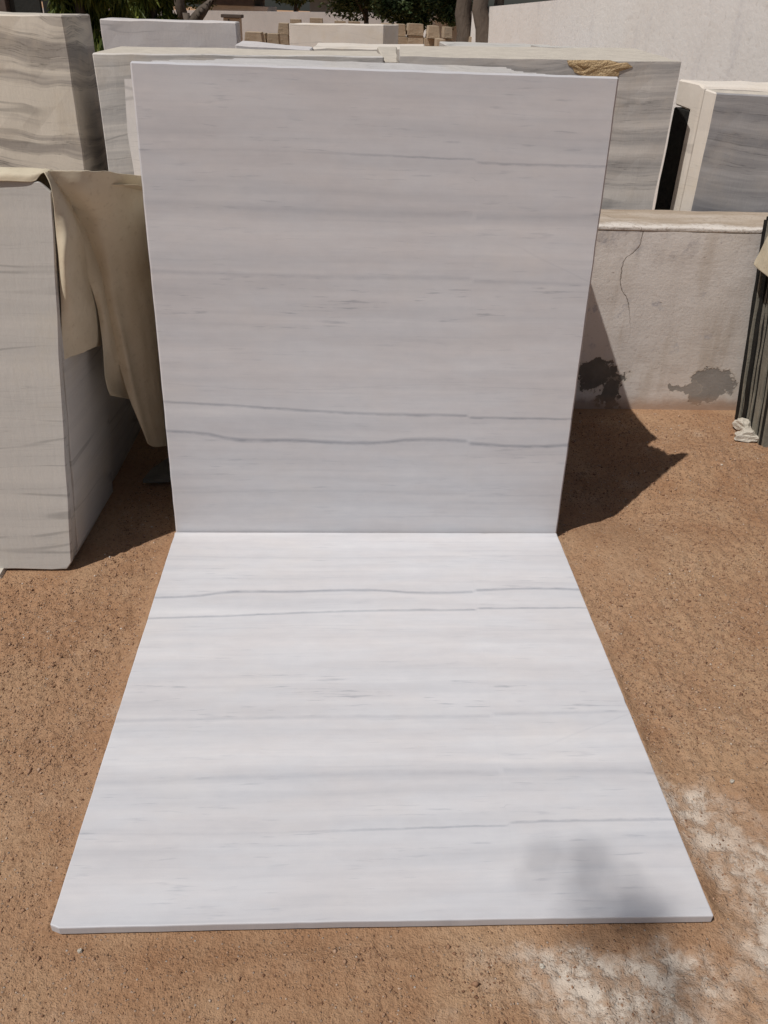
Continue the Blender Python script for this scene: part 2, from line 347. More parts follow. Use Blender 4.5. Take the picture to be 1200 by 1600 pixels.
def mat_simple(name, c1, c2, scale=6.0, rough=.85, spec=.2, bump=.3, stretch=(1, 1, 1)):
    s = N(name); p = s.obj(); x, y, z = s.sep(p)
    v = s.comb(s.math('MULTIPLY', x, stretch[0]), s.math('MULTIPLY', y, stretch[1]), s.math('MULTIPLY', z, stretch[2]))
    r = s.n('ShaderNodeObjectInfo').outputs['Random']
    a = s.noise(v, scale, 5, .62); f = s.noise(v, scale*9, 3, .6)
    t = s.math('ADD', s.lin(a, .3, .7, 0, .7), s.math('ADD', s.math('MULTIPLY', r, .3), s.math('MULTIPLY', s.math('SUBTRACT', f, .5), .5)), clamp=True)
    s.bump(s.math('ADD', a, s.math('MULTIPLY', f, .4)), bump, .02)
    return s.fin(s.mix(t, c1, c2), rough, spec)

def mat_leaf(name, c1, c2, c3):
    s = N(name); g = s.n('ShaderNodeNewGeometry')
    r = g.outputs['Random Per Island']
    col = s.ramp(r, [(0, c1), (.55, c2), (1, c3)])
    s.fin(col, .55, .3)
    tr = s.n('ShaderNodeBsdfTranslucent'); s.l(col, tr.inputs['Color'])
    mx = s.n('ShaderNodeMixShader'); mx.inputs[0].default_value = .3
    s.l(s.b.outputs[0], mx.inputs[1]); s.l(tr.outputs[0], mx.inputs[2]); s.l(mx.outputs[0], s.out.inputs['Surface'])
    return s.m

def mat_gravel():
    s = N('grit'); r = s.n('ShaderNodeNewGeometry').outputs['Random Per Island']
    col = s.ramp(r, [(0, (.19, .10, .06)), (.35, (.33, .19, .115)), (.7, (.43, .27, .175)), (.95, (.48, .33, .23)), (.985, (.58, .47, .37)), (1, (.70, .64, .57))])
    s.bump(s.noise(s.pos(), 300.0, 2), .4, .003)
    return s.fin(col, .92, .15)

M = dict(
    marble=mat_marble(), soil=mat_soil(), plaster=mat_plaster(), coping=mat_coping(), white=mat_whitewash(), tarp=mat_tarp(), grit=mat_gravel(),
    sawn_white=mat_stone('sawn_white_marble', (.80, .775, .755), (.72, .70, .69), (.74, .67, .57), 12, .05, .6, 1.0, .15),
    pale=mat_stone('pale_marble', (.64, .61, .565), (.49, .475, .45), (.58, .53, .44), 12, .02, .5, 4.0, .22, lines=.5),
    grey=mat_stone('grey_banded_marble', (.74, .70, .655), (.40, .39, .385), (.66, .58, .48), 12, .035, 1.25, 9.0, .25, -.05),
    dark=mat_stone('dark_banded_marble', (.48, .465, .465), (.225, .225, .24), (.50, .45, .40), 10, .035, 1.15, 2.0, .25, .06),
    swirl=mat_stone('swirled_marble', (.80, .72, .615), (.41, .365, .325), (.74, .63, .49), 8.0, .075, 2.2, 6.0, .2, .13),
    plain=mat_stone('plain_grey_marble', (.72, .675, .655), (.62, .595, .59), (.66, .60, .56), 9, .05, .6, 3.0, .2),
    cream=mat_stone('cream_marble', (.80, .73, .65), (.72, .65, .57), (.72, .61, .46), 7, .06, .5, 5.0, .15),
    edge=mat_simple('rough_cream_edge', (.66, .60, .51), (.50, .45, .385), 14, .9),
    black=mat_simple('black_strip_and_slot_shade', (.010, .010, .010), (.026, .025, .022), 20, .7, .15),  # black of the stack strips, and painted shade on the slot block
    olive=mat_simple('grey_green_slate', (.15, .14, .115), (.29, .27, .22), 12, .85),
    scar=mat_simple('iron_stained_break', (.70, .54, .33), (.34, .21, .095), 14, .95, .1, .9),
    bark=mat_simple('bark', (.085, .066, .052), (.20, .165, .135), 9, .95, .1, .9, (1, 1, .25)),
    sand=mat_simple('brown_sandstone', (.36, .27, .18), (.58, .47, .35), 5, .92, .1, .6),
    sheddark=mat_simple('dark_painted_steel', (.022, .028, .026), (.045, .045, .042), 4, .6, .3),
    post=mat_simple('brown_post', (.10, .08, .07), (.16, .13, .11), 5),
    farwall=mat_simple('grey_compound_wall', (.60, .575, .55), (.78, .75, .715), 1.2, .95, .1, .3, (1, 1, .5)),
    roof=mat_simple('white_roof_sheet', (.60, .60, .60), (.72, .71, .70), 2, .6),
    shedwall=mat_simple('grey_shed_wall', (.16, .175, .17), (.24, .25, .245), 2, .8),
    tan=mat_simple('tan_gate_pillar', (.50, .42, .33), (.62, .54, .44), 3),
    paper=mat_simple('white_rubble', (.56, .50, .41), (.74, .69, .60), 30, .9, .2, .8),
    dry=mat_leaf('dry_leaf', (.12, .065, .03), (.26, .15, .07), (.40, .26, .14)),
    leaf_a=mat_leaf('weeping_leaf', (.035, .058, .010), (.11, .145, .025), (.24, .27, .06)),
    leaf_b=mat_leaf('dark_leaf', (.03, .05, .018), (.08, .12, .045), (.17, .21, .09)),
)

# ------------------------------------------------------------------ ground
def ground_h(x, y):
    x = np.asarray(x, float); y = np.asarray(y, float)
    near = np.exp(-((np.abs(x)/6)**4 + (np.abs(y)/6)**4))
    h = near*(.030*(fbm(x*1.3, y*1.3, 3, 3)-.5) + .009*(fbm(x*6, y*6, 11, 3)-.5))
    cl = np.clip((fbm(x*2.2+5, y*2.2, 23, 3)-.38)*4, 0, 1)
    h = h + near*(.10+cl)*.011*(fbm(x*20, y*20, 31, 4)-.5) + near*(.45+cl)*.010*(fbm(x*52, y*52, 41, 2)-.5)
    # shallow hollow beside the stack and low heap beyond it
    h = h - .058*np.exp(-(((x-1.10)/.18)**2 + ((y-.26)/.16)**2)/1.6) + .050*np.exp(-(((x-1.60)/.26)**2 + ((y-.68)/.2)**2)/1.6)
    # packed flat where stacks and slabs stand
    def flat(x0, x1, y0, y1, e):
        dx = np.maximum(np.maximum(x0-x, x-x1), 0); dy = np.maximum(np.maximum(y0-y, y-y1), 0)
        return np.clip(np.hypot(dx, dy)/e, 0, 1)
    k = np.minimum.reduce([flat(-.77, .77, -1.63, .02, .05), flat(-.95, .8, .0, 1.2, .06), flat(-1.9, -1.02, -.25, .95, .05), flat(1.80, 3.2, .85, 1.25, .05), flat(-6, 6, 1.22, 1.7, .05)])
    k = k*k*(3-2*k)
    lift = np.clip(np.minimum(np.minimum(x+.62, .62-x), np.minimum(y+1.48, -.12-y))/.05, 0, 1)*.004
    dd = np.hypot(np.maximum(np.abs(x)-.752, 0), np.maximum(np.maximum(-1.602-y, y+.02), 0))
    rim = np.where(dd > 0, np.exp(-(dd/.022)**2), 0)*np.clip(fbm(x*14+3, y*14, 71, 3)-.42, 0, 1)*.055*(y > -1.59)
    return h*k + lift + rim
def axis(lo, hi, step, far):
    a = np.arange(lo, hi+step/2, step); out = []; s = step; p = hi
    while p < far: s *= 1.35; p += s; out.append(p)
    neg = []; s = step; p = lo
    while p > -far: s *= 1.35; p -= s; neg.append(p)
    return np.array(neg[::-1] + list(a) + out)
gx, gy = axis(-1.5, 2.15, .0075, 300), axis(-1.95, 1.3, .0075, 300)
X, Y = np.meshgrid(gx, gy); Z = ground_h(X, Y)
nx, ny = len(gx), len(gy)
gm = bpy.data.meshes.new('ground')
idx = np.arange(nx*ny).reshape(ny, nx)
quads = np.stack([idx[:-1, :-1], idx[:-1, 1:], idx[1:, 1:], idx[1:, :-1]], -1).reshape(-1, 4)
gm.vertices.add(nx*ny); gm.vertices.foreach_set('co', np.stack([X, Y, Z], -1).ravel().astype(np.float32))
gm.loops.add(quads.size); gm.loops.foreach_set('vertex_index', quads.ravel().astype(np.int32))
gm.polygons.add(len(quads)); gm.polygons.foreach_set('loop_start', np.arange(0, quads.size, 4, dtype=np.int32))
gm.polygons.foreach_set('loop_total', np.full(len(quads), 4, np.int32)); gm.polygons.foreach_set('use_smooth', np.ones(len(quads), bool))
gm.update(); gm.validate(); gm.materials.append(M['soil'])
ground = bpy.data.objects.new('ground', gm); COL.objects.link(ground); struct(ground)

# loose grit on the soil: nobody could count it
rng = np.random.default_rng(5)
IV = np.array([(1, 0, 0), (-1, 0, 0), (0, 1, 0), (0, -1, 0), (0, 0, 1), (0, 0, -1)], float)
IF = np.array([(0, 2, 4), (2, 1, 4), (1, 3, 4), (3, 0, 4), (2, 0, 5), (1, 2, 5), (3, 1, 5), (0, 3, 5)])
def grit(n):
    px = rng.uniform(-1.55, 2.2, n*3); py = rng.uniform(-1.95, 1.2, n*3)
    dens = np.clip((fbm(px*2.2+5, py*2.2, 23, 3)-.32)*3.5, .22, 1)
    keep = rng.uniform(0, 1, n*3) < dens
    inside = ((np.abs(px) < .78) & (py > -1.64) & (py < 1.2)) | ((px < -1.0) & (py > -.25))
    dust = ((px > .25) & (py < -1.55)) | ((px > .72) & (py < -1.1))
    keep &= ~(dust & (rng.uniform(0, 1, n*3) < .85))
    keep &= ~inside; px, py = px[keep][:n], py[keep][:n]; m = len(px)
    r = .0012 + .0026*rng.uniform(0, 1, m)**2.5 + .005*(rng.uniform(0, 1, m) > .987)*rng.uniform(.3, 1, m)
    V = np.repeat(IV[None], m, 0)*rng.uniform(.65, 1.35, (m, len(IV), 1))
    V *= (r[:, None]*rng.uniform(.6, 1.4, (m, 3))*np.array([1, 1, .75]))[:, None, :]
    V += np.stack([px, py, ground_h(px, py)+r*.25], 1)[:, None, :]
    Fq = IF[None] + (np.arange(m)*len(IV))[:, None, None]
    me = bpy.data.meshes.new('loose_grit'); V = V.reshape(-1, 3); Fq = Fq.reshape(-1, 3)
    me.vertices.add(len(V)); me.vertices.foreach_set('co', V.ravel().astype(np.float32))
    me.loops.add(Fq.size); me.loops.foreach_set('vertex_index', Fq.ravel().astype(np.int32))
    me.polygons.add(len(Fq)); me.polygons.foreach_set('loop_start', np.arange(0, Fq.size, 3, dtype=np.int32)); me.polygons.foreach_set('loop_total', np.full(len(Fq), 3, np.int32))
    me.update(); me.materials.append(M['grit'])
    o = bpy.data.objects.new('loose_grit', me); COL.objects.link(o); o['kind'] = 'stuff'; o['label'] = 'loose brown grit and crumbs scattered over the red soil'; o['category'] = 'grit'
grit(70000)

# ------------------------------------------------------------------ the low plastered wall
def grid_box(name, x0, x1, y0, y1, z0, z1, step, mat, parent=None, amp=.004, seed=0):
    """a box cut into small faces with slightly uneven plaster"""
    bm = bmesh.new(); bmesh.ops.create_cube(bm, size=1.0)
    for v in bm.verts: v.co = Vector(((x0+x1)/2+v.co.x*(x1-x0), (y0+y1)/2+v.co.y*(y1-y0), (z0+z1)/2+v.co.z*(z1-z0)))
    for ax, (a, b) in enumerate(((x0, x1), (y0, y1), (z0, z1))):
        k = int((b-a)/step)
        for i in range(1, k):
            n = Vector((0, 0, 0)); n[ax] = 1; c = Vector((0, 0, 0)); c[ax] = a+(b-a)*i/k
            bmesh.ops.bisect_plane(bm, geom=bm.verts[:]+bm.edges[:]+bm.faces[:], plane_co=c, plane_no=n)
    P = np.array([v.co[:] for v in bm.verts])
    dy = amp*2*(fbm(P[:, 0]*5, P[:, 2]*5+P[:, 1]*3, seed, 4)-.5); dz = amp*2*(fbm(P[:, 0]*6+40, P[:, 1]*9, seed+7, 3)-.5)
    for v, a, b in zip(bm.verts, dy, dz):
        v.co.y += a
        if v.co.z > z0+.001: v.co.z += b
    return bm_obj(name, bm, mat, parent)
wl = empty('plastered_wall', (0, 1.25, 0)); tag(wl, 'low old white plastered wall with cracks and fallen patches, standing on the soil', 'wall')
for o in (grid_box('wall_body', -4.2, 2.85, 1.252, 1.63, -.05, .918, .05, M['plaster'], wl, .005, 5),
          grid_box('coping', -4.2, 2.85, 1.2500, 1.645, .9185, .942, .025, M['coping'], wl, .006, 9)):
    o.location = (0, -1.25, 0)
    if o.name.startswith('coping'): bevel(o, .007, 2)

# ------------------------------------------------------------------ slabs
LEAN = 0.0964
def slab_uv(o, f):
    me = o.data; uv = me.uv_layers.new(name='slab')
    for lp in me.loops: uv.data[lp.index].uv = f(me.vertices[lp.vertex_index].co)
def prism(name, outline, th, mat, jag=0.0, seed=1, step=None, parent=None):
    """outline in local x,z; thickness along +y; optionally a slightly broken outline"""
    rr = random.Random(seed); pts = []
    n = len(outline)
    for i in range(n):
        a, b = Vector(outline[i]), Vector(outline[(i+1) % n]); L = (b-a).length; k = max(1, int(L/step)) if step else 1
        for j in range(k):
            p = a.lerp(b, j/k)
            if jag and j: p = p + Vector((rr.uniform(-jag, jag), rr.uniform(-jag, jag)))
            pts.append(p)
    bm = bmesh.new()
    f0 = [bm.verts.new((p.x, 0, p.y)) for p in pts]; f1 = [bm.verts.new((p.x, th, p.y)) for p in pts]
    bm.faces.new(f0); bm.faces.new(f1[::-1])
    for i in range(len(pts)): j = (i+1) % len(pts); bm.faces.new((f0[i], f1[i], f1[j], f0[j]))
    return bm_obj(name, bm, mat, parent)

# the two book-matched slabs (the subject)
W2 = .751
up = prism('marble_slab', [(-W2, 0), (W2, 0), (W2, 1.629), (-W2, 1.629)], .022, M['marble'], .0008, 8, .05)
slab_uv(up, lambda c: (c.x, c.z-.03))
bevel(up, .006, 1)
up.location = (0, .003, .001); up.rotation_euler = (-LEAN, 0, 0)
tag(up, 'upright polished white marble slab leaning against the stack, facing the yard', 'marble slab', 'book-matched pair of slabs')
bm = bmesh.new()
# floor slab: raised a finger above the soil at its near edge, corner chipped at the near left
oc = [(-.753, -.001), (.747, -.001), (.752, -1.604), (.30, -1.600), (-.2, -1.597), (-.730, -1.597), (-.752, -1.588)]
q = random.Random(15); pts = []
for i in range(len(oc)):
    a_, b_ = Vector(oc[i]), Vector(oc[(i+1) % len(oc)]); n = max(1, int((b_-a_).length/.035)); inw = Vector((a_.y-b_.y, b_.x-a_.x)).normalized()
    if inw.dot(Vector((0, -.8))-a_) < 0: inw = -inw
    for j in range(n):
        d = abs(q.gauss(0, .0005)) + (q.uniform(.001, .002) if q.random() < .04 and j else 0)
        pts.append(a_.lerp(b_, (j+(q.uniform(-.3, .3) if j else 0))/n)+inw*d)
t0 = [bm.verts.new((p.x, p.y, .030)) for p in pts]; b0 = [bm.verts.new((p.x, p.y, .0045)) for p in pts]
bm.faces.new(t0); bm.faces.new(b0[::-1])
for i in range(len(pts)): j = (i+1) % len(pts); bm.faces.new((t0[i], b0[i], b0[j], t0[j]))
fs = bm_obj('marble_slab', bm, M['marble']); slab_uv(fs, lambda c: (c.x, -c.y)); bevel(fs, .003, 2)
tag(fs, 'polished white marble slab lying flat on the soil before the upright slab', 'marble slab', 'book-matched pair of slabs')
# stack of sawn slabs behind the upright slab
k = 0; y = .030
rr = random.Random(11)
while y < .98:
    th = rr.choice((.026, .030, .034)); yt = y + .16
    if yt < .40:
        f = (yt-.18)/.22; xr = .675-.13*f; xl = -.715-.015*rr.random(); top = 1.618+rr.uniform(-.002, .004)
        ol = [(xl, 0), (.60, 0), (.60, .9), (xr-.02, 1.35), (xr-.015, top), (xl, top)]
    elif yt < .66:
        f = (yt-.40)/.26; xr = .735; xl = -.70+.25*f; top = 1.620+rr.uniform(-.003, .003)
        ol = [(-.72, 0), (xr, 0), (xr+.005, 1.47-.03*f), (.55-.05*f, 1.53), (.50-.03*f, top), (xl, top), (-.72, 1.52)]
    else:
        f = (yt-.66)/.48; top = 1.535-.03*f
        ol = [(-.74, 0), (.74, 0), (.745, 1.43-.02*f), (.5, top), (-.74, top)]
    o = prism('sawn_slab', ol, th, M['sawn_white'], .004, 100+k, .18)
    o.location = (0, y, .001); o.rotation_euler = (-LEAN, 0, 0)
    tag(o, 'unpolished white marble slab in the tight stack behind the upright slab', 'marble slab', 'slabs stacked behind the upright slab')
    y += th+.0025; k += 1
# the wider grey slab at the back of that stack
o = prism('sawn_slab', [(-1.0, 0), (.35, 0), (.4, 1.2), (.2, 1.47), (-.86, 1.513), (-1.0, 1.507), (-1.01, 1.3), (-.98, .8)], .035, M['plain'], .006, 55, .12)
o.location = (0, y+.003, .001); o.rotation_euler = (-LEAN*.9, 0, 0)
tag(o, 'wider grey slab at the back of the stack, its rough end showing at one side', 'marble slab')

# ------------------------------------------------------------------ left stack under the tarpaulin
LEAN_L = .155
for k, (y, th, top, lab) in enumerate(((-.219, .020, 1.312, 'front slab of the covered stack, pale striped face turned to the yard'), (-.190, .045, 1.30, 'second slab of the covered stack, pressed against the back of its front slab'),
                                       (-.142, .50, 1.10, 'thick pale stone block under the tarpaulin at the heart of the covered stack'), (.354, .70, 1.06, 'rearmost thick block of the covered stack, lengthened out of sight to shade the gap'))):  # rearmost block runs on unseen to keep sun out of the gap
    xt = -.989-(.008*k)
    if k == 0: ol = [(-2.15, .02), (-1.16, .005), (-1.105, .008), (-1.086, .035), (xt-.002, 1.288), (xt-.035, 1.318), (-2.15, 1.325)]
    elif k == 1: ol = [(-2.14, .012), (-1.10, .012), (-1.088, .05), (xt, top-.03), (xt-.03, top), (-2.14, top)]
    else: ol = [(-2.1, .012), (-1.095, .012), (-1.078-.01*(k-2), .05), (-1.012, top-.03), (-1.04, top), (-2.1, top)]
    o = prism('pale_slab' if k < 2 else 'pale_block', ol, th, M['pale'], .003, 300+k, .12); bevel(o, .003, 1)
    o.location = (0, y, .002); o.rotation_euler = (-LEAN_L if k < 2 else -.10, 0, 0)
    tag(o, lab, 'marble slab' if k < 2 else 'stone block')
bat = prism('batten', [(-1.75, 0), (-1.325, 0), (-1.33, .013), (-1.75, .015)], .10, M['edge']); bat.location = (0, -.262, .001)
tag(bat, 'short pale stone packer lying under the covered stack', 'stone packer')

# ------------------------------------------------------------------ tarpaulin (folds lofted between hand-placed edges)
def interp(pts, t):
    n = len(pts)-1; a = min(max(t, 0), 1)*n; i = min(int(a), n-1); f = a-i
    p0, p1, p2, p3 = (Vector(pts[max(i-1, 0)]), Vector(pts[i]), Vector(pts[i+1]), Vector(pts[min(i+2, n)]))
    return .5*((2*p1)+(p2-p0)*f+(2*p0-5*p1+4*p2-p3)*f*f+(3*p1-p0-3*p2+p3)*f**3)
def loft(curves, ns, nt, wave=None):
    V = []; Fc = []
    for i in range(ns+1):
        s = i/ns; row = [interp(c, s) for c in curves]
        for j in range(nt+1):
            t = j/nt; p = interp(row, t)
            if wave: p = p + wave(s, t)
            V.append(p)
    for i in range(ns):
        for j in range(nt):
            a = i*(nt+1)+j; Fc.append((a, a+1, a+nt+2, a+nt+1))
    return V, Fc
tp = empty('tarpaulin', (-1.3, .1, 1.33)); tag(tp, 'beige tarpaulin draped over the pale covered stack, folds hanging into the gap', 'tarpaulin')
def tarp_part(name, curves, ns, nt, wave=None, th=.003, parent=tp, off=(1.3, -.1, -1.33)):
    V, Fc = loft(curves, ns, nt, wave)
    o = mesh_obj(name, [v+Vector(off) for v in V], Fc, M['tarp'], parent, True)
    m = o.modifiers.new('s', 'SOLIDIFY'); m.thickness = th; m.offset = 0
    m = o.modifiers.new('d', 'SUBSURF'); m.levels = 1; m.render_levels = 1
    return o
def nz(a, b, seed): return float(fbm(np.array([a]), np.array([b]), seed, 3)[0])-.5
# sheet lying on top of the front slabs and sagging down behind them
tarp_part('top_sheet', [
    [(-2.12, -.026, 1.302), (-1.6, -.027, 1.303), (-1.25, -.025, 1.303), (-1.08, -.022, 1.304), (-1.032, -.014, 1.304)],
    [(-2.12, -.010, 1.326), (-1.6, -.010, 1.328), (-1.25, -.008, 1.326), (-1.06, -.004, 1.326), (-1.010, .010, 1.326)],
    [(-2.12, .07, 1.320), (-1.6, .07, 1.322), (-1.25, .07, 1.318), (-1.05, .08, 1.316), (-.995, .08, 1.308)],
    [(-2.12, .24, 1.14), (-1.6, .24, 1.14), (-1.25, .24, 1.15), (-1.04, .24, 1.155), (-.985, .24, 1.145)],
    [(-2.12, .60, 1.13), (-1.6, .60, 1.13), (-1.25, .60, 1.13), (-1.04, .60, 1.13), (-.975, .60, 1.12)]], 26, 30,
    lambda s, t: Vector((0, 0, .010*nz(s*9, t*6, 2))))
# the big outer fold that spans the gap and swings down beside the upright slab
rows = [(76, 262, -1.005), (93, 300, -.990), (124, 347, -.978), (145, 415, -.970), (159, 480, -.965), (181, 562, -.950), (202, 630, -.925), (228, 692, -.895)]
NC = 5
cols = [[] for _ in range(NC)]
for i, (lx, ly, x3) in enumerate(rows):
    s_ = i/(len(rows)-1); ry = ly + 10*(1-s_); ex = 200+(ry-96)*72/734 + 9; xr = -.775-.055*s_
    for c in range(NC):
        t = c/(NC-1); px = lx+(ex-lx)*t; py = ly+(ry-ly)*t
        x = x3+(xr-x3)*(t**.8)
        p = on_x(px, py, x)
        while p.y + .527*(-.75-p.x) < .0964*(p.z-(-.75-p.x)/.49)+.035: x -= .004; p = on_x(px, py, x)
        if i == 0 and c == 0: p = Vector((-1.005, .01, 1.332))
        cols[c].append(p)
outer = tarp_part('hanging_fold', cols, 44, 36,
    lambda s, t: Vector((.010*math.sin(t*8+s*2)*s + .016*nz(s*3, t*5, 6)*min(1, 6*s), .012*nz(s*4, t*4, 8)*min(1, 6*s), .022*nz(t*5, 1.7, 12)*max(0, 1-4*s)*min(1, 8*t) - .02*max(0, s-.9)*10*(1-(2*t-1)**2))))
tarp_part('gap_shade_cover', [  # hidden sheet added over the gap to darken it
    [(-1.02, .06, 1.30), (-.93, .09, 1.285), (-.85, .13, 1.275), (-.775, .19, 1.265)],
    [(-1.03, .35, 1.16), (-.93, .36, 1.20), (-.85, .38, 1.20), (-.75, .40, 1.20)],
    [(-1.04, .70, 1.12), (-.93, .70, 1.14), (-.85, .70, 1.15), (-.75, .72, 1.15)],
    [(-1.05, 1.05, 1.06), (-.93, 1.05, 1.08), (-.85, 1.05, 1.09), (-.75, 1.05, 1.10)]], 10, 20)
# the inner flap lying against the slab ends
def flap_edge(a): return [Vector(p) for p in a]
tarp_part('inner_flap', [
    [(-1.008, -.005, 1.330), on_x(82, 296, -0.983), on_x(86, 345, -0.991), on_x(90, 400, -1.001), on_x(94, 470, -1.014), on_x(98, 530, -1.026), on_x(100, 562, -1.032)],
    [(-1.000, .02, 1.330), on_x(98, 310, -0.971), on_x(103, 355, -0.964), on_x(103, 405, -0.971), on_x(112, 470, -0.981), on_x(120, 525, -1.001), on_x(124, 553, -1.011)],
    [(-.995, .05, 1.325), on_x(110, 328, -0.966), on_x(117, 362, -0.954), on_x(122, 412, -0.966), on_x(136, 470, -0.971), on_x(142, 520, -0.981), on_x(142, 545, -0.991)],
    [(-.99, .08, 1.320), on_x(118, 338, -0.966), on_x(128, 372, -0.961), on_x(137, 422, -0.971), on_x(152, 470, -0.981), on_x(158, 515, -0.991), on_x(157, 539, -1.001)]], 30, 20,
    lambda s, t: Vector((.012*nz(s*5, t*3, 16)*min(1, 5*s), 0, .01*nz(s*3, t*6, 19)*s)))
# brown inner fold between flap and outer fold
tarp_part('tucked_fold', [
    [(-.99, .08, 1.32), on_x(114, 340, -0.981), on_x(127, 405, -0.974), on_x(152, 480, -0.971), on_x(160, 545, -0.971), on_x(163, 590, -0.971), on_x(172, 618, -0.966)],
    [(-.985, .12, 1.30), on_x(134, 352, -0.966), on_x(148, 412, -0.951), on_x(163, 480, -0.946), on_x(176, 560, -0.951), on_x(186, 598, -0.956), on_x(194, 622, -0.956)],
    [(-.98, .20, 1.26), on_x(146, 362, -0.951), on_x(162, 425, -0.941), on_x(176, 490, -0.936), on_x(196, 570, -0.931), on_x(208, 612, -0.931), on_x(214, 625, -0.931)]], 26, 12,
    lambda s, t: Vector((.01*nz(s*6, t*3, 26)*min(1, 5*s), 0, 0)))
# torn shard lying in the dark gap
def lump(name, loc, r, mat, seed, sub=2, parent=None, flatz=.7):
    bm = bmesh.new(); bmesh.ops.create_icosphere(bm, subdivisions=sub, radius=1.0); q = random.Random(seed); ph = q.uniform(0, 50)
    dirs = [Vector((q.gauss(0, 1), q.gauss(0, 1), q.gauss(0, 1))).normalized() for _ in range(9)]; ds = [q.uniform(.45, .85) for _ in dirs]
    for v in bm.verts:
        p = v.co.copy()
        for d, s in zip(dirs, ds):
            e = p.dot(d)
            if e > s: p -= d*(e-s)
        p *= 1+.16*(math.sin(p.x*7+ph)*math.cos(p.y*6+ph*2)+math.sin(p.z*9+ph*3)*.6)
        v.co = Vector((p.x*r[0], p.y*r[1], p.z*r[2]))
    zmin = min(v.co.z for v in bm.verts)
    for v in bm.verts: v.co.z -= zmin
    o = bm_obj(name, bm, mat, parent); o.location = loc; return o
sv = [(-.951, .375, .004), (-.862, .352, .006), (-.845, .25, .012), (-.860, .19, .004), (-.905, .27, .010)]
sh = prism('stone_shard', [(0, 0), (.11, .01), (.12, .12), (.085, .22), (.02, .10)], .018, M['olive'])
sh.location = (-.955, .40, .022); sh.rotation_euler = (math.radians(-78+170), 0, 0)
sh.rotation_euler = (math.radians(90), 0, 0); sh.location = (-.957, .395, .020); sh.scale = (1, 1, -1)
tag(sh, 'pointed grey stone shard lying in the dark gap below the tarpaulin', 'stone shard')

# ------------------------------------------------------------------ dark slabs at the right, with cloth
y = 1.175; k = 0; rr = random.Random(9)
seq = [('black', .024), ('black', .022), ('olive', .010), ('black', .012), ('olive', .008), ('black', .034), ('olive', .020), ('black', .022), ('olive', .012), ('black', .016), ('olive', .034), ('black', .004), ('olive', .026), ('black', .016), ('olive', .020), ('black', .026), ('olive', .02)]  # black strips fill the spaces between the grey-green slabs
for mname, th in seq:
    y -= th+.001
    dx = rr.uniform(-.006, .006); xb = 1.958+dx
    h = 1.00+rr.uniform(-.02, .02)
    o = prism('dark_slab', [(xb, .0), (3.0, 0), (2.95, h), (xb-.085, h), (xb-.03, .35)], th, M[mname], .004 if k > 1 else .002, 400+k, .09)
    o.location = (0, y-.035, .002); o.rotation_euler = (-.085, 0, 0)
    if mname == 'black': tag(o, 'black strip set on edge in the dark stack against the plastered wall', 'stone slab', 'black strips of the dark stack')
    else: tag(o, 'grey-green slab set on edge in the dark stack against the plastered wall', 'stone slab', 'grey-green slabs of the dark stack')
    k += 1
ct = empty('cloth_cover', (2.2, 1.0, 1.02)); tag(ct, 'beige cloth thrown over the top of the dark slab stack', 'cloth')
def cl(p): return Vector(p)
tarp_part('sheet', [
    [(2.9, 1.20, 1.03), (2.3, 1.20, 1.035), (1.96, 1.205, 1.035), on_y(1199, 369, 1.17), on_y(1186, 398, 1.15), on_y(1176, 415, 1.13)],
    [(2.9, 1.02, 1.05), (2.3, 1.02, 1.05), (1.96, 1.03, 1.05), (1.862, 1.06, .99), (1.835, 1.055, .88), (1.825, 1.05, .80)],
    [(2.9, .82, 1.04), (2.3, .82, 1.04), (1.96, .83, 1.04), (1.865, .86, .98), (1.838, .87, .88), (1.828, .88, .795)],
    [(2.9, .78, .9), (2.3, .78, .9), (1.98, .79, .9), (1.90, .80, .86), (1.88, .81, .82), (1.87, .82, .79)]], 30, 20,
    lambda s, t: Vector((.012*nz(s*6, t*4, 36), 0, .012*nz(s*5, t*5, 39))), .004, ct, (-2.2, -1.0, -1.02))
o = lump('rubble_lump', (1.905, .895, .0), (.080, .050, .030), M['paper'], 77, 3)
tag(o, 'white crumbled lump lying at the foot of the dark slab stack', 'rubble')
o = lump('rubble_lump', (1.925, .985, .0), (.045, .060, .035), M['paper'], 78, 3)
tag(o, 'small white lump tucked behind the crumbled one at the dark stack', 'rubble')
for i, (px, py, r, lb) in enumerate(((125, 1487, .007, 'white marble chip on bare soil near the chipped slab corner'), (1143, 1222, .008, 'pale chip on the soil above the white dust patch'),
        (1050, 1556, .006, 'small pale chip lying in the white dust'), (846, 1512, .008, 'marble crumb on the dust in front of the flat slab'), (1008, 1246, .0, ''), (950, 700, .0, ''))):
    if not r: continue
    p = on_z(px, py, .0); p.z = float(ground_h(p.x, p.y))-.001
    o = lump('stone_chip', p, (r, r*.8, r*.9), M['paper'], 500+i, 1); tag(o, lb, 'stone chip')

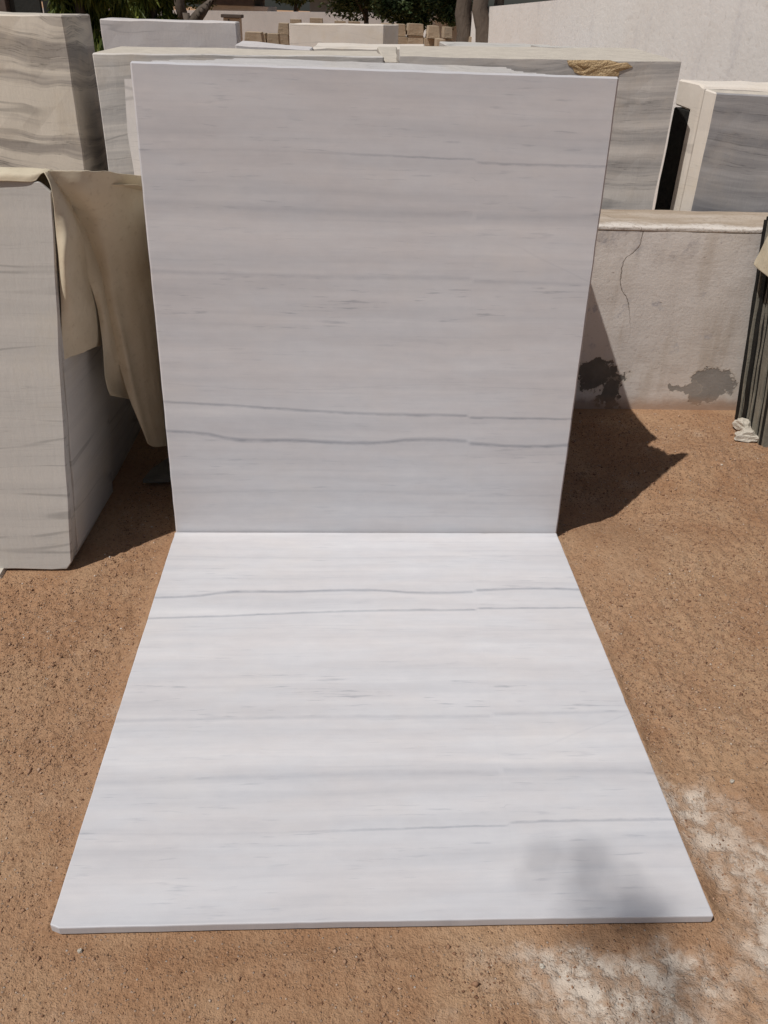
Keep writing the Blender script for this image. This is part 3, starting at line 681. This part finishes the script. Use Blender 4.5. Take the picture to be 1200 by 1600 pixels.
# ------------------------------------------------------------------ big stone blocks behind the wall
def block(name, corners, z0, z1, mat, label, jag=.006, seed=1, tops=None, cat='stone block', group=None, step=.09, topmat=None):
    """corners: four x,y in ccw order from front-left; slightly uneven sawn block standing on z0"""
    c = Vector((sum(p[0] for p in corners)/4, sum(p[1] for p in corners)/4, z0))
    bm = bmesh.new()
    lo = [bm.verts.new((x-c.x, y-c.y, 0)) for x, y in corners]; tz = tops or [z1]*4
    hi = [bm.verts.new((x-c.x, y-c.y, t-z0)) for (x, y), t in zip(corners, tz)]
    bm.faces.new(lo[::-1]); bm.faces.new(hi)
    for i in range(4): j = (i+1) % 4; bm.faces.new((lo[i], lo[j], hi[j], hi[i]))
    xs = [v.co.x for v in bm.verts]; ys = [v.co.y for v in bm.verts]
    for ax, a, b in ((0, min(xs), max(xs)), (1, min(ys), max(ys)), (2, 0, max(tz)-z0)):
        k = int((b-a)/step)
        for i in range(1, k):
            n = Vector((0, 0, 0)); n[ax] = 1; q = Vector((0, 0, 0)); q[ax] = a+(b-a)*i/k
            bmesh.ops.bisect_plane(bm, geom=bm.verts[:]+bm.edges[:]+bm.faces[:], plane_co=q, plane_no=n)
    P = np.array([v.co[:] for v in bm.verts]); s = seed*13
    d = np.stack([fbm(P[:, 1]*7+P[:, 0]*3, P[:, 2]*7, s, 3)-.5, fbm(P[:, 0]*7, P[:, 2]*7+P[:, 1]*3, s+5, 3)-.5, fbm(P[:, 0]*8, P[:, 1]*8, s+9, 3)-.5], 1)*jag*2
    for v, q in zip(bm.verts, d):
        v.co += Vector((q[0], q[1], q[2] if v.co.z > .01 else 0))
    bm.normal_update()
    o = bm_obj(name, bm, mat)
    if topmat:
        o.data.materials.append(topmat)
        for f in o.data.polygons:
            if f.normal.z > .7: f.material_index = 1
    o.location = c; bevel(o, .006, 1); tag(o, label, cat, group); return o
YF = 1.76
block('stone_block', [(-2.6, YF), (-1.395, YF), (-1.40, 2.26), (-2.6, 2.3)], 0, 1.71, M['swirl'], 'tall cream and grey swirled stone block behind the covered stack', .007, 2, [1.70, 1.706, 1.705, 1.70], topmat=M['edge'])
block('stone_block', [(-1.283, YF), (.088, YF), (.07, 2.22), (-1.25, 2.2)], 0, 1.58, M['grey'], 'long grey banded stone block standing beside the swirled block', .006, 3, [1.560, 1.586, 1.588, 1.570], topmat=M['edge'])
rb = block('stone_block', [(.160, YF), (1.528, YF), (1.60, 2.75), (.21, 2.55)], 0, 1.6, M['grey'], 'long grey banded stone block with an orange-brown broken scar on its top edge', .006, 4, [1.588, 1.603, 1.625, 1.605], topmat=M['edge'])
block('stone_block', [(.092, 1.80), (.156, 1.80), (.19, 2.5), (.08, 2.5)], 0, 1.57, M['edge'], 'narrow dusty rough stone wedged between the two long grey blocks', .008, 5, [1.565, 1.565, 1.60, 1.60])
block('stone_block', [(-1.95, 2.34), (-1.12, 2.34), (-1.12, 2.6), (-1.95, 2.6)], 0, 1.45, M['dark'], 'dark block added behind the gap beside the swirled block to stop light coming through', .005, 21)  # added block, shuts off light from behind the gap
# scar on the right-hand grey block
bm = bmesh.new(); q = random.Random(3)
cx, cz = 1.09, 1.560
ring = []; npt = 22
base = [(.972, 1.594), (.978, 1.574), (1.000, 1.566), (1.012, 1.545), (1.045, 1.532), (1.06, 1.505), (1.07, 1.470), (1.15, 1.462), (1.175, 1.49), (1.182, 1.515), (1.225, 1.535), (1.232, 1.555), (1.290, 1.575), (1.262, 1.594), (1.225, 1.590), (1.18, 1.6015), (1.09, 1.599), (1.03, 1.598)]
outer_v = [bm.verts.new((x+q.uniform(-.006, .006), YF-.002, z)) for x, z in base]
mid_v = [bm.verts.new((cx+(x-cx)*.7, YF-.004-q.uniform(0, .005), 1.558+(z-1.558)*.7)) for x, z in base]
in_v = [bm.verts.new((cx+(x-cx)*.35, YF-.002-q.uniform(0, .008), 1.558+(z-1.558)*.35)) for x, z in base]
back = [bm.verts.new((v.co.x, YF+.03, v.co.z-.004)) for v in outer_v]; n = len(base)
for i in range(n):
    j = (i+1) % n
    bm.faces.new((outer_v[i], outer_v[j], mid_v[j], mid_v[i])); bm.faces.new((mid_v[i], mid_v[j], in_v[j], in_v[i])); bm.faces.new((back[i], back[j], outer_v[j], outer_v[i]))
bm.faces.new(in_v)
sc = bm_obj('broken_scar', bm, M['scar'], rb); sc.location = -rb.location; sc['label'] = 'orange-brown broken scar on the block edge'
# right-hand block: a thick back piece and a slab laid against it
block('stone_block', [(1.668, 1.90), (2.70, 1.90), (2.70, 2.04), (1.642, 2.045)], 0, 1.385, M['black'], 'black block put in the slot beside the long grey block, its colour standing for shade', .004, 6)  # added block, black colour stands in for the slot's shade
prof = [(1.818, 0), (1.893, 0), (1.893, 1.383), (2.045, 1.392), (2.043, 1.512), (1.95, 1.510), (1.86, 1.505), (1.818, 1.492)]  # profile cut back below to leave room for the black shade block
bm = bmesh.new(); q = random.Random(6); rows_ = []
for i in range(12):
    x = 1.0*i/11; sk = lambda y_: 1.690-.22*(y_-1.818) if i == 0 else 1.69
    rows_.append([bm.verts.new(((sk(y_) if i == 0 else 1.69+x)+q.uniform(-.004, .004)-1.69, y_-1.9+q.uniform(-.004, .004), max(0, z_+(q.uniform(-.005, .005) if z_ > .1 else 0)))) for y_, z_ in prof])
for i in range(11):
    for j in range(len(prof)): n = (j+1) % len(prof); bm.faces.new((rows_[i][j], rows_[i][n], rows_[i+1][n], rows_[i+1][j]))
bm.faces.new(rows_[0]); bm.faces.new(rows_[-1])
o = bm_obj('stone_block', bm, M['cream']); o.location = (1.69, 1.9, 0); bevel(o, .008, 1)
tag(o, 'cream stone block notched round the added black shade block, right behind the dark banded slab', 'stone block')
db = block('stone_block', [(1.726, 1.745), (2.72, 1.735), (2.72, 1.80), (1.694, 1.812)], 0, 1.49, M['dark'], 'dark grey banded slab standing upright with pale sawn end beside the long block', .004, 7, [1.476, 1.466, 1.475, 1.488], topmat=M['edge'])
db.data.materials.append(M['cream'])
for f in db.data.polygons:
    if f.normal.x < -.6: f.material_index = 2
# second row
block('stone_block', [(-1.672, 3.52), (-.795, 3.47), (-.80, 3.72), (-1.66, 3.8)], 0, 1.67, M['plain'], 'plain light grey block standing in the second row before the weeping trees', .006, 8, [1.665, 1.672, 1.675, 1.67], topmat=M['plain'])
block('stone_block', [(-.555, 5.18), (.218, 4.88), (.36, 5.25), (-.41, 5.55)], 0, 1.66, M['cream'], 'cream white block standing before the brown stone piles', .006, 9, [1.647, 1.668, 1.668, 1.65])
block('stone_block', [(-.75, 3.0), (-.30, 3.0), (-.30, 3.4), (-.76, 3.4)], 0, 1.55, M['plain'], 'low grey block behind the long block, beside the plain grey one', .008, 10, [1.570, 1.553, 1.555, 1.575])
block('stone_block', [(-.30, 3.3), (.40, 3.3), (.46, 3.8), (-.28, 3.8)], 0, 1.56, M['cream'], 'low cream block lying between the long grey blocks and the cream white one', .008, 12, [1.550, 1.568, 1.575, 1.565])
block('stone_block', [(.72, 4.6), (1.62, 4.6), (1.62, 5.2), (.70, 5.2)], 0, 1.55, M['pale'], 'low white block standing before the two tree trunks', .006, 13, [1.545, 1.552, 1.56, 1.555])
# stone shelf against the white wall
sf = empty('stone_shelf', (1.55, 4.2, 0)); tag(sf, 'low stone shelf with a thin top standing against the tall white wall', 'shelf')
for nm, x0, x1, z0, z1, m in (('shelf_top', -.23, .27, 1.552, 1.575, 'pale'), ('support', -.15, -.05, 0, 1.550, 'plain'), ('support', .16, .24, 0, 1.550, 'cream')):
    o = prism(nm, [(x0, z0), (x1, z0), (x1, z1), (x0, z1)], .28 if nm != 'shelf_top' else .34, M[m], parent=sf); o.location.y = -.14

# ------------------------------------------------------------------ walls, far buildings
def poly_wall(name, pts, th, mat, label, seg=.6, z0=-.05, amp=.012, cat='wall'):
    """pts: (x, y, ztop) along the wall face"""
    V = []; Fc = []; P = []
    for i in range(len(pts)-1):
        a, b = Vector(pts[i]), Vector(pts[i+1]); k = max(1, int((b-a).length/seg))
        P += [a.lerp(b, j/k) for j in range(k)]
    P.append(Vector(pts[-1]))
    for i, p in enumerate(P):
        d = (P[min(i+1, len(P)-1)]-P[max(i-1, 0)]); n = Vector((d.y, -d.x, 0)).normalized()
        t = p.z+amp*2*nz(i*.7, 3.3, 91)
        V += [(p.x, p.y, z0), (p.x, p.y, t), (p.x+n.x*th, p.y+n.y*th, t), (p.x+n.x*th, p.y+n.y*th, z0)]
    for i in range(len(P)-1):
        a, b = 4*i, 4*i+4
        Fc += [(a, b, b+1, a+1), (a+1, b+1, b+2, a+2), (a+2, b+2, b+3, a+3), (a+3, b+3, b, a)]
    Fc += [(0, 1, 2, 3), (4*len(P)-4, 4*len(P)-1, 4*len(P)-2, 4*len(P)-3)]
    o = mesh_obj(name, V, Fc, mat); bm = bmesh.new(); bm.from_mesh(o.data); bmesh.ops.recalc_face_normals(bm, faces=bm.faces); bm.to_mesh(o.data); bm.free()
    tag(o, label, cat); return o
poly_wall('boundary_wall', [(3.02, 1.1, 2.06), (2.75, 2.6, 1.99), (2.18, 5.6, 1.905), (1.65, 8.5, 1.812)], -.25, M['white'], 'tall whitewashed boundary wall running back beside the stone blocks')
poly_wall('boundary_wall', [(1.95, 9.6, 1.80), (1.62, 13.5, 1.70), (1.45, 15.5, 1.66)], -.25, M['white'], 'farther whitewashed wall stretch behind the two tree trunks')
poly_wall('compound_wall', [(1.35, 18, 1.70), (-2.0, 18, 1.63), (-9, 18, 1.50)], .25, M['farwall'], 'long grey compound wall closing the back of the yard', 1.0)
def boxes(name, label, cat, loc, parts):
    e = empty(name, loc); tag(e, label, cat)
    for nm, x0, x1, y0, y1, z0, z1, m in parts:
        o = prism(nm, [(x0, z0), (x1, z0), (x1, z1), (x0, z1)], y1-y0, M[m], parent=e); o.location.y = y0; bevel(o, .006, 1)
    return e
g0 = on_y(345, 20, 16); g1 = on_y(371, 40, 16)
boxes('gate_pillar', 'tan gate pillar with a flat cap before the grey compound wall', 'pillar', (g0.x, 16, 0),
      [('shaft', .04, .36, 0, .35, 0, 1.52, 'tan'), ('cap', 0, .40, -.04, .39, 1.522, 1.58, 'post'), ('ribs', .13, .16, -.012, -.001, 0, 1.50, 'post')])
g0 = on_y(190, 15, 14)
boxes('gate_pillar', 'pale gate pillar with brown band between the weeping trees', 'pillar', (g0.x, 14, 0),
      [('shaft', 0, .36, 0, .35, 0, 1.50, 'tan'), ('band', -.03, .39, -.03, .38, 1.502, 1.545, 'post'), ('cap', -.02, .38, -.02, .37, 1.547, 1.66, 'farwall')])
# sheds beyond the compound wall
a = on_y(318, 14, 26); b = on_y(418, 14, 26)
boxes('shed', 'long white shed beyond the grey compound wall', 'shed', (a.x, 26, 0), [('wall', 0, b.x-a.x, 0, 4, 0, 1.70, 'roof'), ('roof', -.3, b.x-a.x+.2, -.3, 4.3, 1.95, 2.9, 'roof'), ('eave', -.3, b.x-a.x-.4, -.2, 4, 1.705, 1.945, 'post')])
a = on_y(484, 14, 26); b = on_y(548, 14, 26)
boxes('shed', 'dark grey shed with white roof edge beyond the compound wall', 'shed', (a.x, 26, 0), [('wall', 0, b.x-a.x, 0, 4, 0, 2.02, 'shedwall'), ('roof', -.2, b.x-a.x+.2, -.2, 4.2, 2.022, 2.12, 'roof')])
# dark gate at the far left
a = on_y(0, 10, 7.5)
gt = boxes('steel_gate', 'dark painted steel gate with brown post behind the swirled block', 'gate', (a.x-1.2, 7.5, 0),
      [('post', 1.05, 1.28, -.05, .2, 0, 2.6, 'post'), ('panel', 1.30, 1.62, 0, .05, .05, 2.4, 'sheddark'), ('panel', 1.64, 2.12, .01, .06, .05, 2.4, 'sheddark'), ('panel', 0.1, 1.03, 0, .05, .05, 2.4, 'sheddark'), ('panel', -1.2, .08, 0.01, .06, .05, 2.4, 'sheddark')])

# ------------------------------------------------------------------ brown stone piles
def pile(px0, px1, ytop, dist, rows, cols, label, seed):
    a, b = on_y(px0, ytop, dist), on_y(px1, ytop, dist); w = b.x-a.x; h = (a.z+b.z)/2
    e = empty('stone_pile', (a.x, dist, 0)); tag(e, label, 'stone pile', None); q = random.Random(seed); meshes = []
    z = 0
    for r in range(rows):
        hh = h/rows; x = q.uniform(-.02, .02)
        for c in range(cols):
            ww = w/cols*q.uniform(.90, 1.0)
            d = .35+q.uniform(-.05, .05)
            o = prism('stone', [(0, 0), (ww, .0), (ww-q.uniform(0, .02), hh*.96), (q.uniform(0, .02), hh*.97)], d, M['sand'], .006, q.randint(0, 9999), .12, e)
            o.location = (x+q.uniform(-.02, .02), q.uniform(-.05, .05), z+.001); x += w/cols
        z += hh
    return e
pile(378, 408, 50, 8.0, 12, 1, 'brown stone pile just past the end of the plain grey block', 1)
pile(398, 436, 52, 8.6, 12, 2, 'low brown stone pile in front of the grey compound wall', 2)
pile(433, 452, 36, 9.0, 13, 1, 'narrow tall brown stone pile close beside the cream white block', 3)
pile(455, 474, 30, 10.0, 13, 1, 'brown stones heaped up just above the cream white block', 4)
pile(486, 508, 28, 10.0, 13, 1, 'small brown stone pile peeping over the middle of the cream white block', 5)
pile(522, 562, 33, 10.0, 13, 2, 'flat topped brown stone pile peeping over the end of the cream white block', 6)
pile(598, 638, 37, 9.0, 12, 2, 'broad brown stone pile under the dark hanging foliage', 7)
pile(639, 666, 37, 9.0, 13, 1, 'brown stone pile with clean layers under the dark foliage', 8)
pile(668, 689, 40, 8.8, 12, 1, 'brown stone pile beside the low white block', 9)
pile(686, 700, 61, 8.4, 9, 1, 'short brown stone pile before the farther white wall', 10)
pile(697, 711, 42, 10.0, 12, 1, 'slim tan stone pile leaning by the farther white wall', 11)
pile(733, 752, 57, 8.4, 9, 2, 'rough rubble heap between the two tree trunks', 12)

# ------------------------------------------------------------------ trees
def tube_mesh(bm, pts, rad, seg=9, seed=0):
    q = random.Random(seed); rings = []
    for i, p in enumerate(pts):
        p = Vector(p); d = (Vector(pts[min(i+1, len(pts)-1)])-Vector(pts[max(i-1, 0)])).normalized()
        a = d.orthogonal().normalized() if abs(d.z) < .9 else Vector((1, 0, 0)); a = (a-d*a.dot(d)).normalized(); b = d.cross(a)
        rings.append([bm.verts.new(p+(a*math.cos(2*math.pi*k/seg)+b*math.sin(2*math.pi*k/seg))*rad[i]*q.uniform(.84, 1.16)) for k in range(seg)])
    for i in range(len(rings)-1):
        for k in range(seg): bm.faces.new((rings[i][k], rings[i][(k+1) % seg], rings[i+1][(k+1) % seg], rings[i+1][k]))
    bm.faces.new(rings[0][::-1]); bm.faces.new(rings[-1])
def wander(p0, p1, n, amp, q):
    p0, p1 = Vector(p0), Vector(p1); return [p0.lerp(p1, i/n)+(Vector((q.uniform(-amp, amp), q.uniform(-amp, amp), 0)) if 0 < i < n else Vector()) for i in range(n+1)]
def leaves(centers, n, spread, ln, wd, droop, seed):
    """n small pointed leaves scattered round clump centres; each is one folded four-sided face"""
    g = np.random.default_rng(seed); C = np.array(centers)[g.integers(0, len(centers), n)]
    off = g.normal(0, 1, (n, 3)); off /= np.linalg.norm(off, axis=1)[:, None]; off *= (g.uniform(0, 1, n)**.5)[:, None]
    P = C[:, :3] + off*C[:, 3:4]*np.array(spread)
    az = g.uniform(0, 2*np.pi, n); el = np.clip(g.normal(-droop, .35, n), -1.5, 1.2)
    D = np.stack([np.cos(az)*np.cos(el), np.sin(az)*np.cos(el), np.sin(el)], 1)
    S = np.cross(D, g.normal(0, 1, (n, 3))); S /= np.linalg.norm(S, axis=1)[:, None]; U = np.cross(S, D)
    L = ln*g.uniform(.6, 1.25, n)[:, None]; Wd = wd*g.uniform(.7, 1.2, n)[:, None]
    V = np.stack([P, P+D*L*.45+S*Wd+U*Wd*.3, P+D*L, P+D*L*.45-S*Wd+U*Wd*.3], 1).reshape(-1, 3)
    return V, np.arange(4*n).reshape(n, 4)
def np_mesh(name, V, Q, mat, parent):
    me = bpy.data.meshes.new(name); me.vertices.add(len(V)); me.vertices.foreach_set('co', V.ravel().astype(np.float32))
    me.loops.add(Q.size); me.loops.foreach_set('vertex_index', Q.ravel().astype(np.int32))
    me.polygons.add(len(Q)); me.polygons.foreach_set('loop_start', np.arange(0, Q.size, 4, dtype=np.int32)); me.polygons.foreach_set('loop_total', np.full(len(Q), 4, np.int32))
    me.update(); me.materials.append(mat); o = bpy.data.objects.new(name, me); COL.objects.link(o); o.parent = parent; return o
def weeping(x, y, r, z0, z1, n, label, seed):
    e = empty('weeping_tree', (x, y, 0)); tag(e, label, 'tree', None); q = random.Random(seed)
    bm = bmesh.new(); tube_mesh(bm, wander((0, 0, 0), (0, 0, z1-.2), 7, .02, q), [.07*(1-.7*i/7) for i in range(8)], 8, seed); bm_obj('trunk', bm, M['bark'], e, True)
    cs = []
    for i in range(150):
        z = q.uniform(z0, z1); a = q.uniform(0, 6.28); f = min(1, (z1-z)/(.5*(z1-z0))+.15); rr_ = r*f*q.uniform(.35, 1.0)
        cs.append((rr_*math.cos(a), rr_*math.sin(a), z, r*.30))
    V, Q = leaves(cs, n, (1, 1, 1.3), .15, .013, 1.2, seed); np_mesh('crown', V, Q, M['leaf_a'], e); return e
weeping(-2.47, 6.0, .37, .3, 3.6, 26000, 'bright green weeping tree rising behind the swirled stone block', 1)
weeping(-2.22, 8.0, .235, .5, 3.4, 18000, 'slim weeping tree rising behind the plain grey block', 2)
def broad(name, loc, trunk, limbs, clumps, n, mat, label, seed, ln=.10, wd=.022, rad=.1, group=None):
    e = empty(name, loc); tag(e, label, 'tree', group); q = random.Random(seed); bm = bmesh.new()
    k = len(trunk)-1; tube_mesh(bm, trunk, [rad*(1-.45*i/max(k, 1)) for i in range(k+1)], 10, seed); bm_obj('trunk', bm, M['bark'], e, True)
    for i, (lp, lr) in enumerate(limbs):
        bm = bmesh.new(); m = len(lp)-1; tube_mesh(bm, lp, [lr*(1-.7*j/m) for j in range(m+1)], 8, seed+i+1); bm_obj('limb', bm, M['bark'], e, True)
    if n: V, Q = leaves(clumps, n, (1, 1, .8), ln, wd, .3, seed); np_mesh('crown', V, Q, mat, e)
    return e
q = random.Random(21)
def cloud(c, R, n, r0, seed):
    qq = random.Random(seed); out = []
    while len(out) < n:
        p = Vector((qq.uniform(-1, 1), qq.uniform(-1, 1), qq.uniform(-1, 1)))
        if .35 < p.length < 1: out.append((c[0]+p.x*R[0], c[1]+p.y*R[1], c[2]+p.z*R[2], r0*qq.uniform(.6, 1.3)))
    return out
# forked trunk behind the plain block
t0 = on_y(290, 30, 8.6)
broad('forked_tree', (t0.x, 8.6, 0), [(0.02, 0, 0), (.0, 0, .8), (0, 0, 1.45), (0.0, 0, 1.66)],
      [([(0, 0, 1.5), (-.06, 0, 1.75), (-.06, 0, 2.2), (-.1, .1, 3.0)], .075), ([(.02, 0, 1.5), (.2, 0, 1.68), (.46, .02, 1.93), (1.0, .1, 2.5), (1.3, .2, 3.2)], .07)],
      cloud((.4, 2.4, 4.2), (1.7, 1.4, .9), 40, .35, 5), 9000, M['leaf_b'], 'forked bare trunk with a slanting limb behind the plain grey block', 31, rad=.10)
# two trunks by the wall
p1 = on_y(725, 60, 8.6); p2 = on_y(757, 60, 7.9); p3 = on_y(770, 60, 8.0)
broad('gnarled_tree', (p1.x, 8.6, 0), [(0.02, 0, 0), (0, 0, .8), (.0, 0, 1.35), (.02, 0, 1.55), (-.03, 0, 1.75), (-.02, 0, 2.2), (.05, .1, 3.0)], [([(0, .1, 2.6), (-.6, .2, 3.3), (-1.0, .3, 3.8)], .06)],
      cloud((-.6, 2.0, 4.1), (1.3, 1.3, .8), 40, .3, 6), 8000, M['leaf_b'], 'swollen bare trunk growing before the farther white wall', 32, rad=.125)
broad('gnarled_tree', (p2.x, 7.9, 0), [(.05, 0, 0), (.03, 0, .8), (.02, 0, 1.35), (-.02, 0, 1.62), (-.07, 0, 1.8), (-.06, 0, 2.3), (-.1, .1, 3.2)], [([(-.08, .1, 2.7), (.4, .4, 3.4), (.9, .6, 4.0)], .06)],
      cloud((.1, 2.2, 4.3), (1.2, 1.3, .8), 40, .3, 7), 8000, M['leaf_b'], 'thick grey trunk at the end of the tall white wall', 33, rad=.125)
broad('gnarled_tree', (p3.x+.02, 8.05, 0), [(0, 0, 0), (.0, 0, .8), (.0, 0, 1.4), (.02, 0, 1.8), (.05, 0, 2.3), (.1, .1, 3.2)], [([(.08, .1, 2.7), (.5, .2, 3.5), (.8, .3, 4.2)], .05)],
      cloud((.5, 2.0, 4.4), (.9, .9, .6), 24, .3, 8), 4000, M['leaf_b'], 'thin dark trunk hugging the end of the tall white wall', 34, rad=.075)
# dark foliage over the brown piles
p = on_y(655, 20, 11.5)
broad('dark_tree', (p.x, 11.5, 0), [(0, 0, 0), (.02, 0, .9), (-.02, 0, 1.7), (.05, 0, 2.6)], [([(0, 0, 1.3), (.1, -.2, 1.7), (.25, -.4, 2.2)], .03), ([(0, 0, 1.5), (-.25, -.2, 1.9), (-.6, -.4, 2.4)], .03), ([(0, 0, 1.9), (.5, .1, 2.3), (1.1, 0, 2.7)], .04)],
      cloud((0, 0, 2.65), (1.35, 1.1, 1.0), 80, .28, 9) + cloud((.1, -.6, 1.9), (.9, .4, .3), 22, .16, 19), 26000, M['leaf_b'], 'dark leafy tree hanging over the broad brown stone piles', 35, .09, .02, .07)
p = on_y(575, 10, 13)
broad('dark_tree', (p.x, 13, 0), [(0, 0, 0), (.02, 0, 1.0), (-.05, 0, 2.0)], [([(0, 0, 1.6), (-.4, 0, 2.2), (-.7, 0, 2.8)], .03)],
      cloud((0, 0, 2.3), (.75, .8, .68), 50, .25, 10), 15000, M['leaf_b'], 'dark bushy tree above the end of the cream white block', 36, .09, .02, .06)
p = on_y(457, 5, 21)
broad('dark_tree', (p.x, 21, 0), [(0, 0, 0), (0, 0, 1.0), (.1, 0, 2.0)], [([(0, 0, 1.5), (.5, 0, 2.2), (.9, 0, 2.7)], .04)],
      cloud((0, 0, 2.45), (1.0, .9, .72), 50, .3, 11), 12000, M['leaf_b'], 'dark round tree beyond the grey compound wall between two sheds', 37, .12, .03, .07)
p = on_y(275, 5, 22)
broad('dark_tree', (p.x, 22, 0), [(0, 0, 0), (0, 0, 1.0), (.1, 0, 2.0)], [([(0, 0, 1.5), (.5, 0, 2.2), (.9, 0, 2.7)], .04)],
      cloud((0, 0, 2.4), (1.6, .9, .75), 50, .35, 12), 12000, M['leaf_b'], 'hazy dark tree beyond the compound wall behind the forked trunk', 38, .12, .03, .07)
p = on_y(150, 5, 23)
broad('dark_tree', (p.x, 23, 0), [(0, 0, 0), (0, 0, 1.0), (.1, 0, 2.0)], [([(0, 0, 1.5), (.5, 0, 2.2), (.9, 0, 2.7)], .04)],
      cloud((0, 0, 2.5), (2.2, .9, .85), 50, .4, 13), 12000, M['leaf_b'], 'broad dark tree beyond the compound wall behind the weeping trees', 39, .12, .03, .07)
# dry brush behind the tall wall, and dry creeper on its face
e = empty('dry_brush', (2.75, 6.2, 0)); tag(e, 'dry brown brush heaped behind the top of the tall white wall', 'dry brush')
bm = bmesh.new()
for i in range(9): tube_mesh(bm, wander((q.uniform(-.2, .2), q.uniform(-.5, .5), 0), (q.uniform(-.4, .5), q.uniform(-1.6, 1.8), q.uniform(1.9, 2.3)), 4, .06, q), [.015, .012, .01, .008, .005], 5, i)
bm_obj('stems', bm, M['bark'], e)
cs = [(q.uniform(-.35, .5), q.uniform(-1.7, 2.0), q.uniform(1.5, 2.10), .16) for _ in range(60)]
V, Q = leaves(cs, 7000, (1, 1, .7), .09, .022, .5, 66); np_mesh('foliage', V, Q, M['dry'], e)
def wall_pt(px, py):
    # the point of the tall wall's face under a pixel
    d = ray(px, py); a = np.array([2.18, 5.6]); b = np.array([1.65, 8.5]); t = b-a; n = np.array([t[1], -t[0]]); kk = (n@(a-CAM[:2]))/(n@d[:2]); return Vector(CAM+d*kk*.996)
e = empty('dry_creeper', wall_pt(800, 64)); tag(e, 'two dry creeper stems hanging down the tall white wall', 'creeper')
for pl in ([(815, 10), (806, 22), (804, 38), (801, 52), (797, 63)], [(812, 14), (811, 26), (807, 44), (803, 58), (800, 64)]):
    bm = bmesh.new(); tube_mesh(bm, [wall_pt(*p)-e.location for p in pl], [.014, .016, .017, .013, .007], 6, 3); bm_obj('stem', bm, M['scar'], e)

# ------------------------------------------------------------------ the yard tree whose twigs shade the slab's near corner
tx, ty = -7.2, -8.4
H = 9.0
def up_sun(x, y, h): return Vector((x-.49*h, y-.31*h, h))
tips = [(up_sun(.49, -1.48, H), .09), (up_sun(.58, -1.57, H), .09), (up_sun(.64, -1.55, H+.1), .08), (up_sun(.62, -1.74, H), .075), (up_sun(.47, -1.66, H+.2), .06), (up_sun(.5, -1.93, H), .10)]
root = Vector((tx, ty, 0))
cl_ = []
for p, r in tips:
    p = p-root; cl_ += [(p.x, p.y, p.z, r)]
hub = up_sun(.52, -2.15, H-.1)-root
main = cloud((0, 0, H-.3), (1.9, 1.9, 1.3), 70, .4, 41)
tr = broad('yard_tree', root, [(0, 0, 0), (.05, .05, 2.5), (-.05, .1, 5), (0, 0, 7.0), (.1, .1, 8.2)],
      [([(0, 0, 6.6), (1.0, 1.3, 8.0), hub*.75+Vector((0, 0, 2.2)), hub], .09), ([(0, 0, 7), (-1, .5, 8), (-1.6, .8, 9.0)], .06), ([(0, 0, 7), (.6, -1, 8), (1.0, -1.5, 9.0)], .06)],
      main, 9000, M['leaf_b'], 'yard tree whose overhanging twigs dapple the flat slab corner', 51, .11, .03, .16)
V, Q = leaves(cl_, 60, (1, 1, 1), .075, .02, .2, 52); np_mesh('twig_leaves', V, Q, M['leaf_b'], tr)
bm = bmesh.new()
for (x, y_, z, r) in cl_: tube_mesh(bm, [hub, hub.lerp(Vector((x, y_, z)), .5)+Vector((0, 0, .05)), Vector((x, y_, z))], [.008, .005, .003], 5, 1)
bm_obj('twigs', bm, M['bark'], tr)
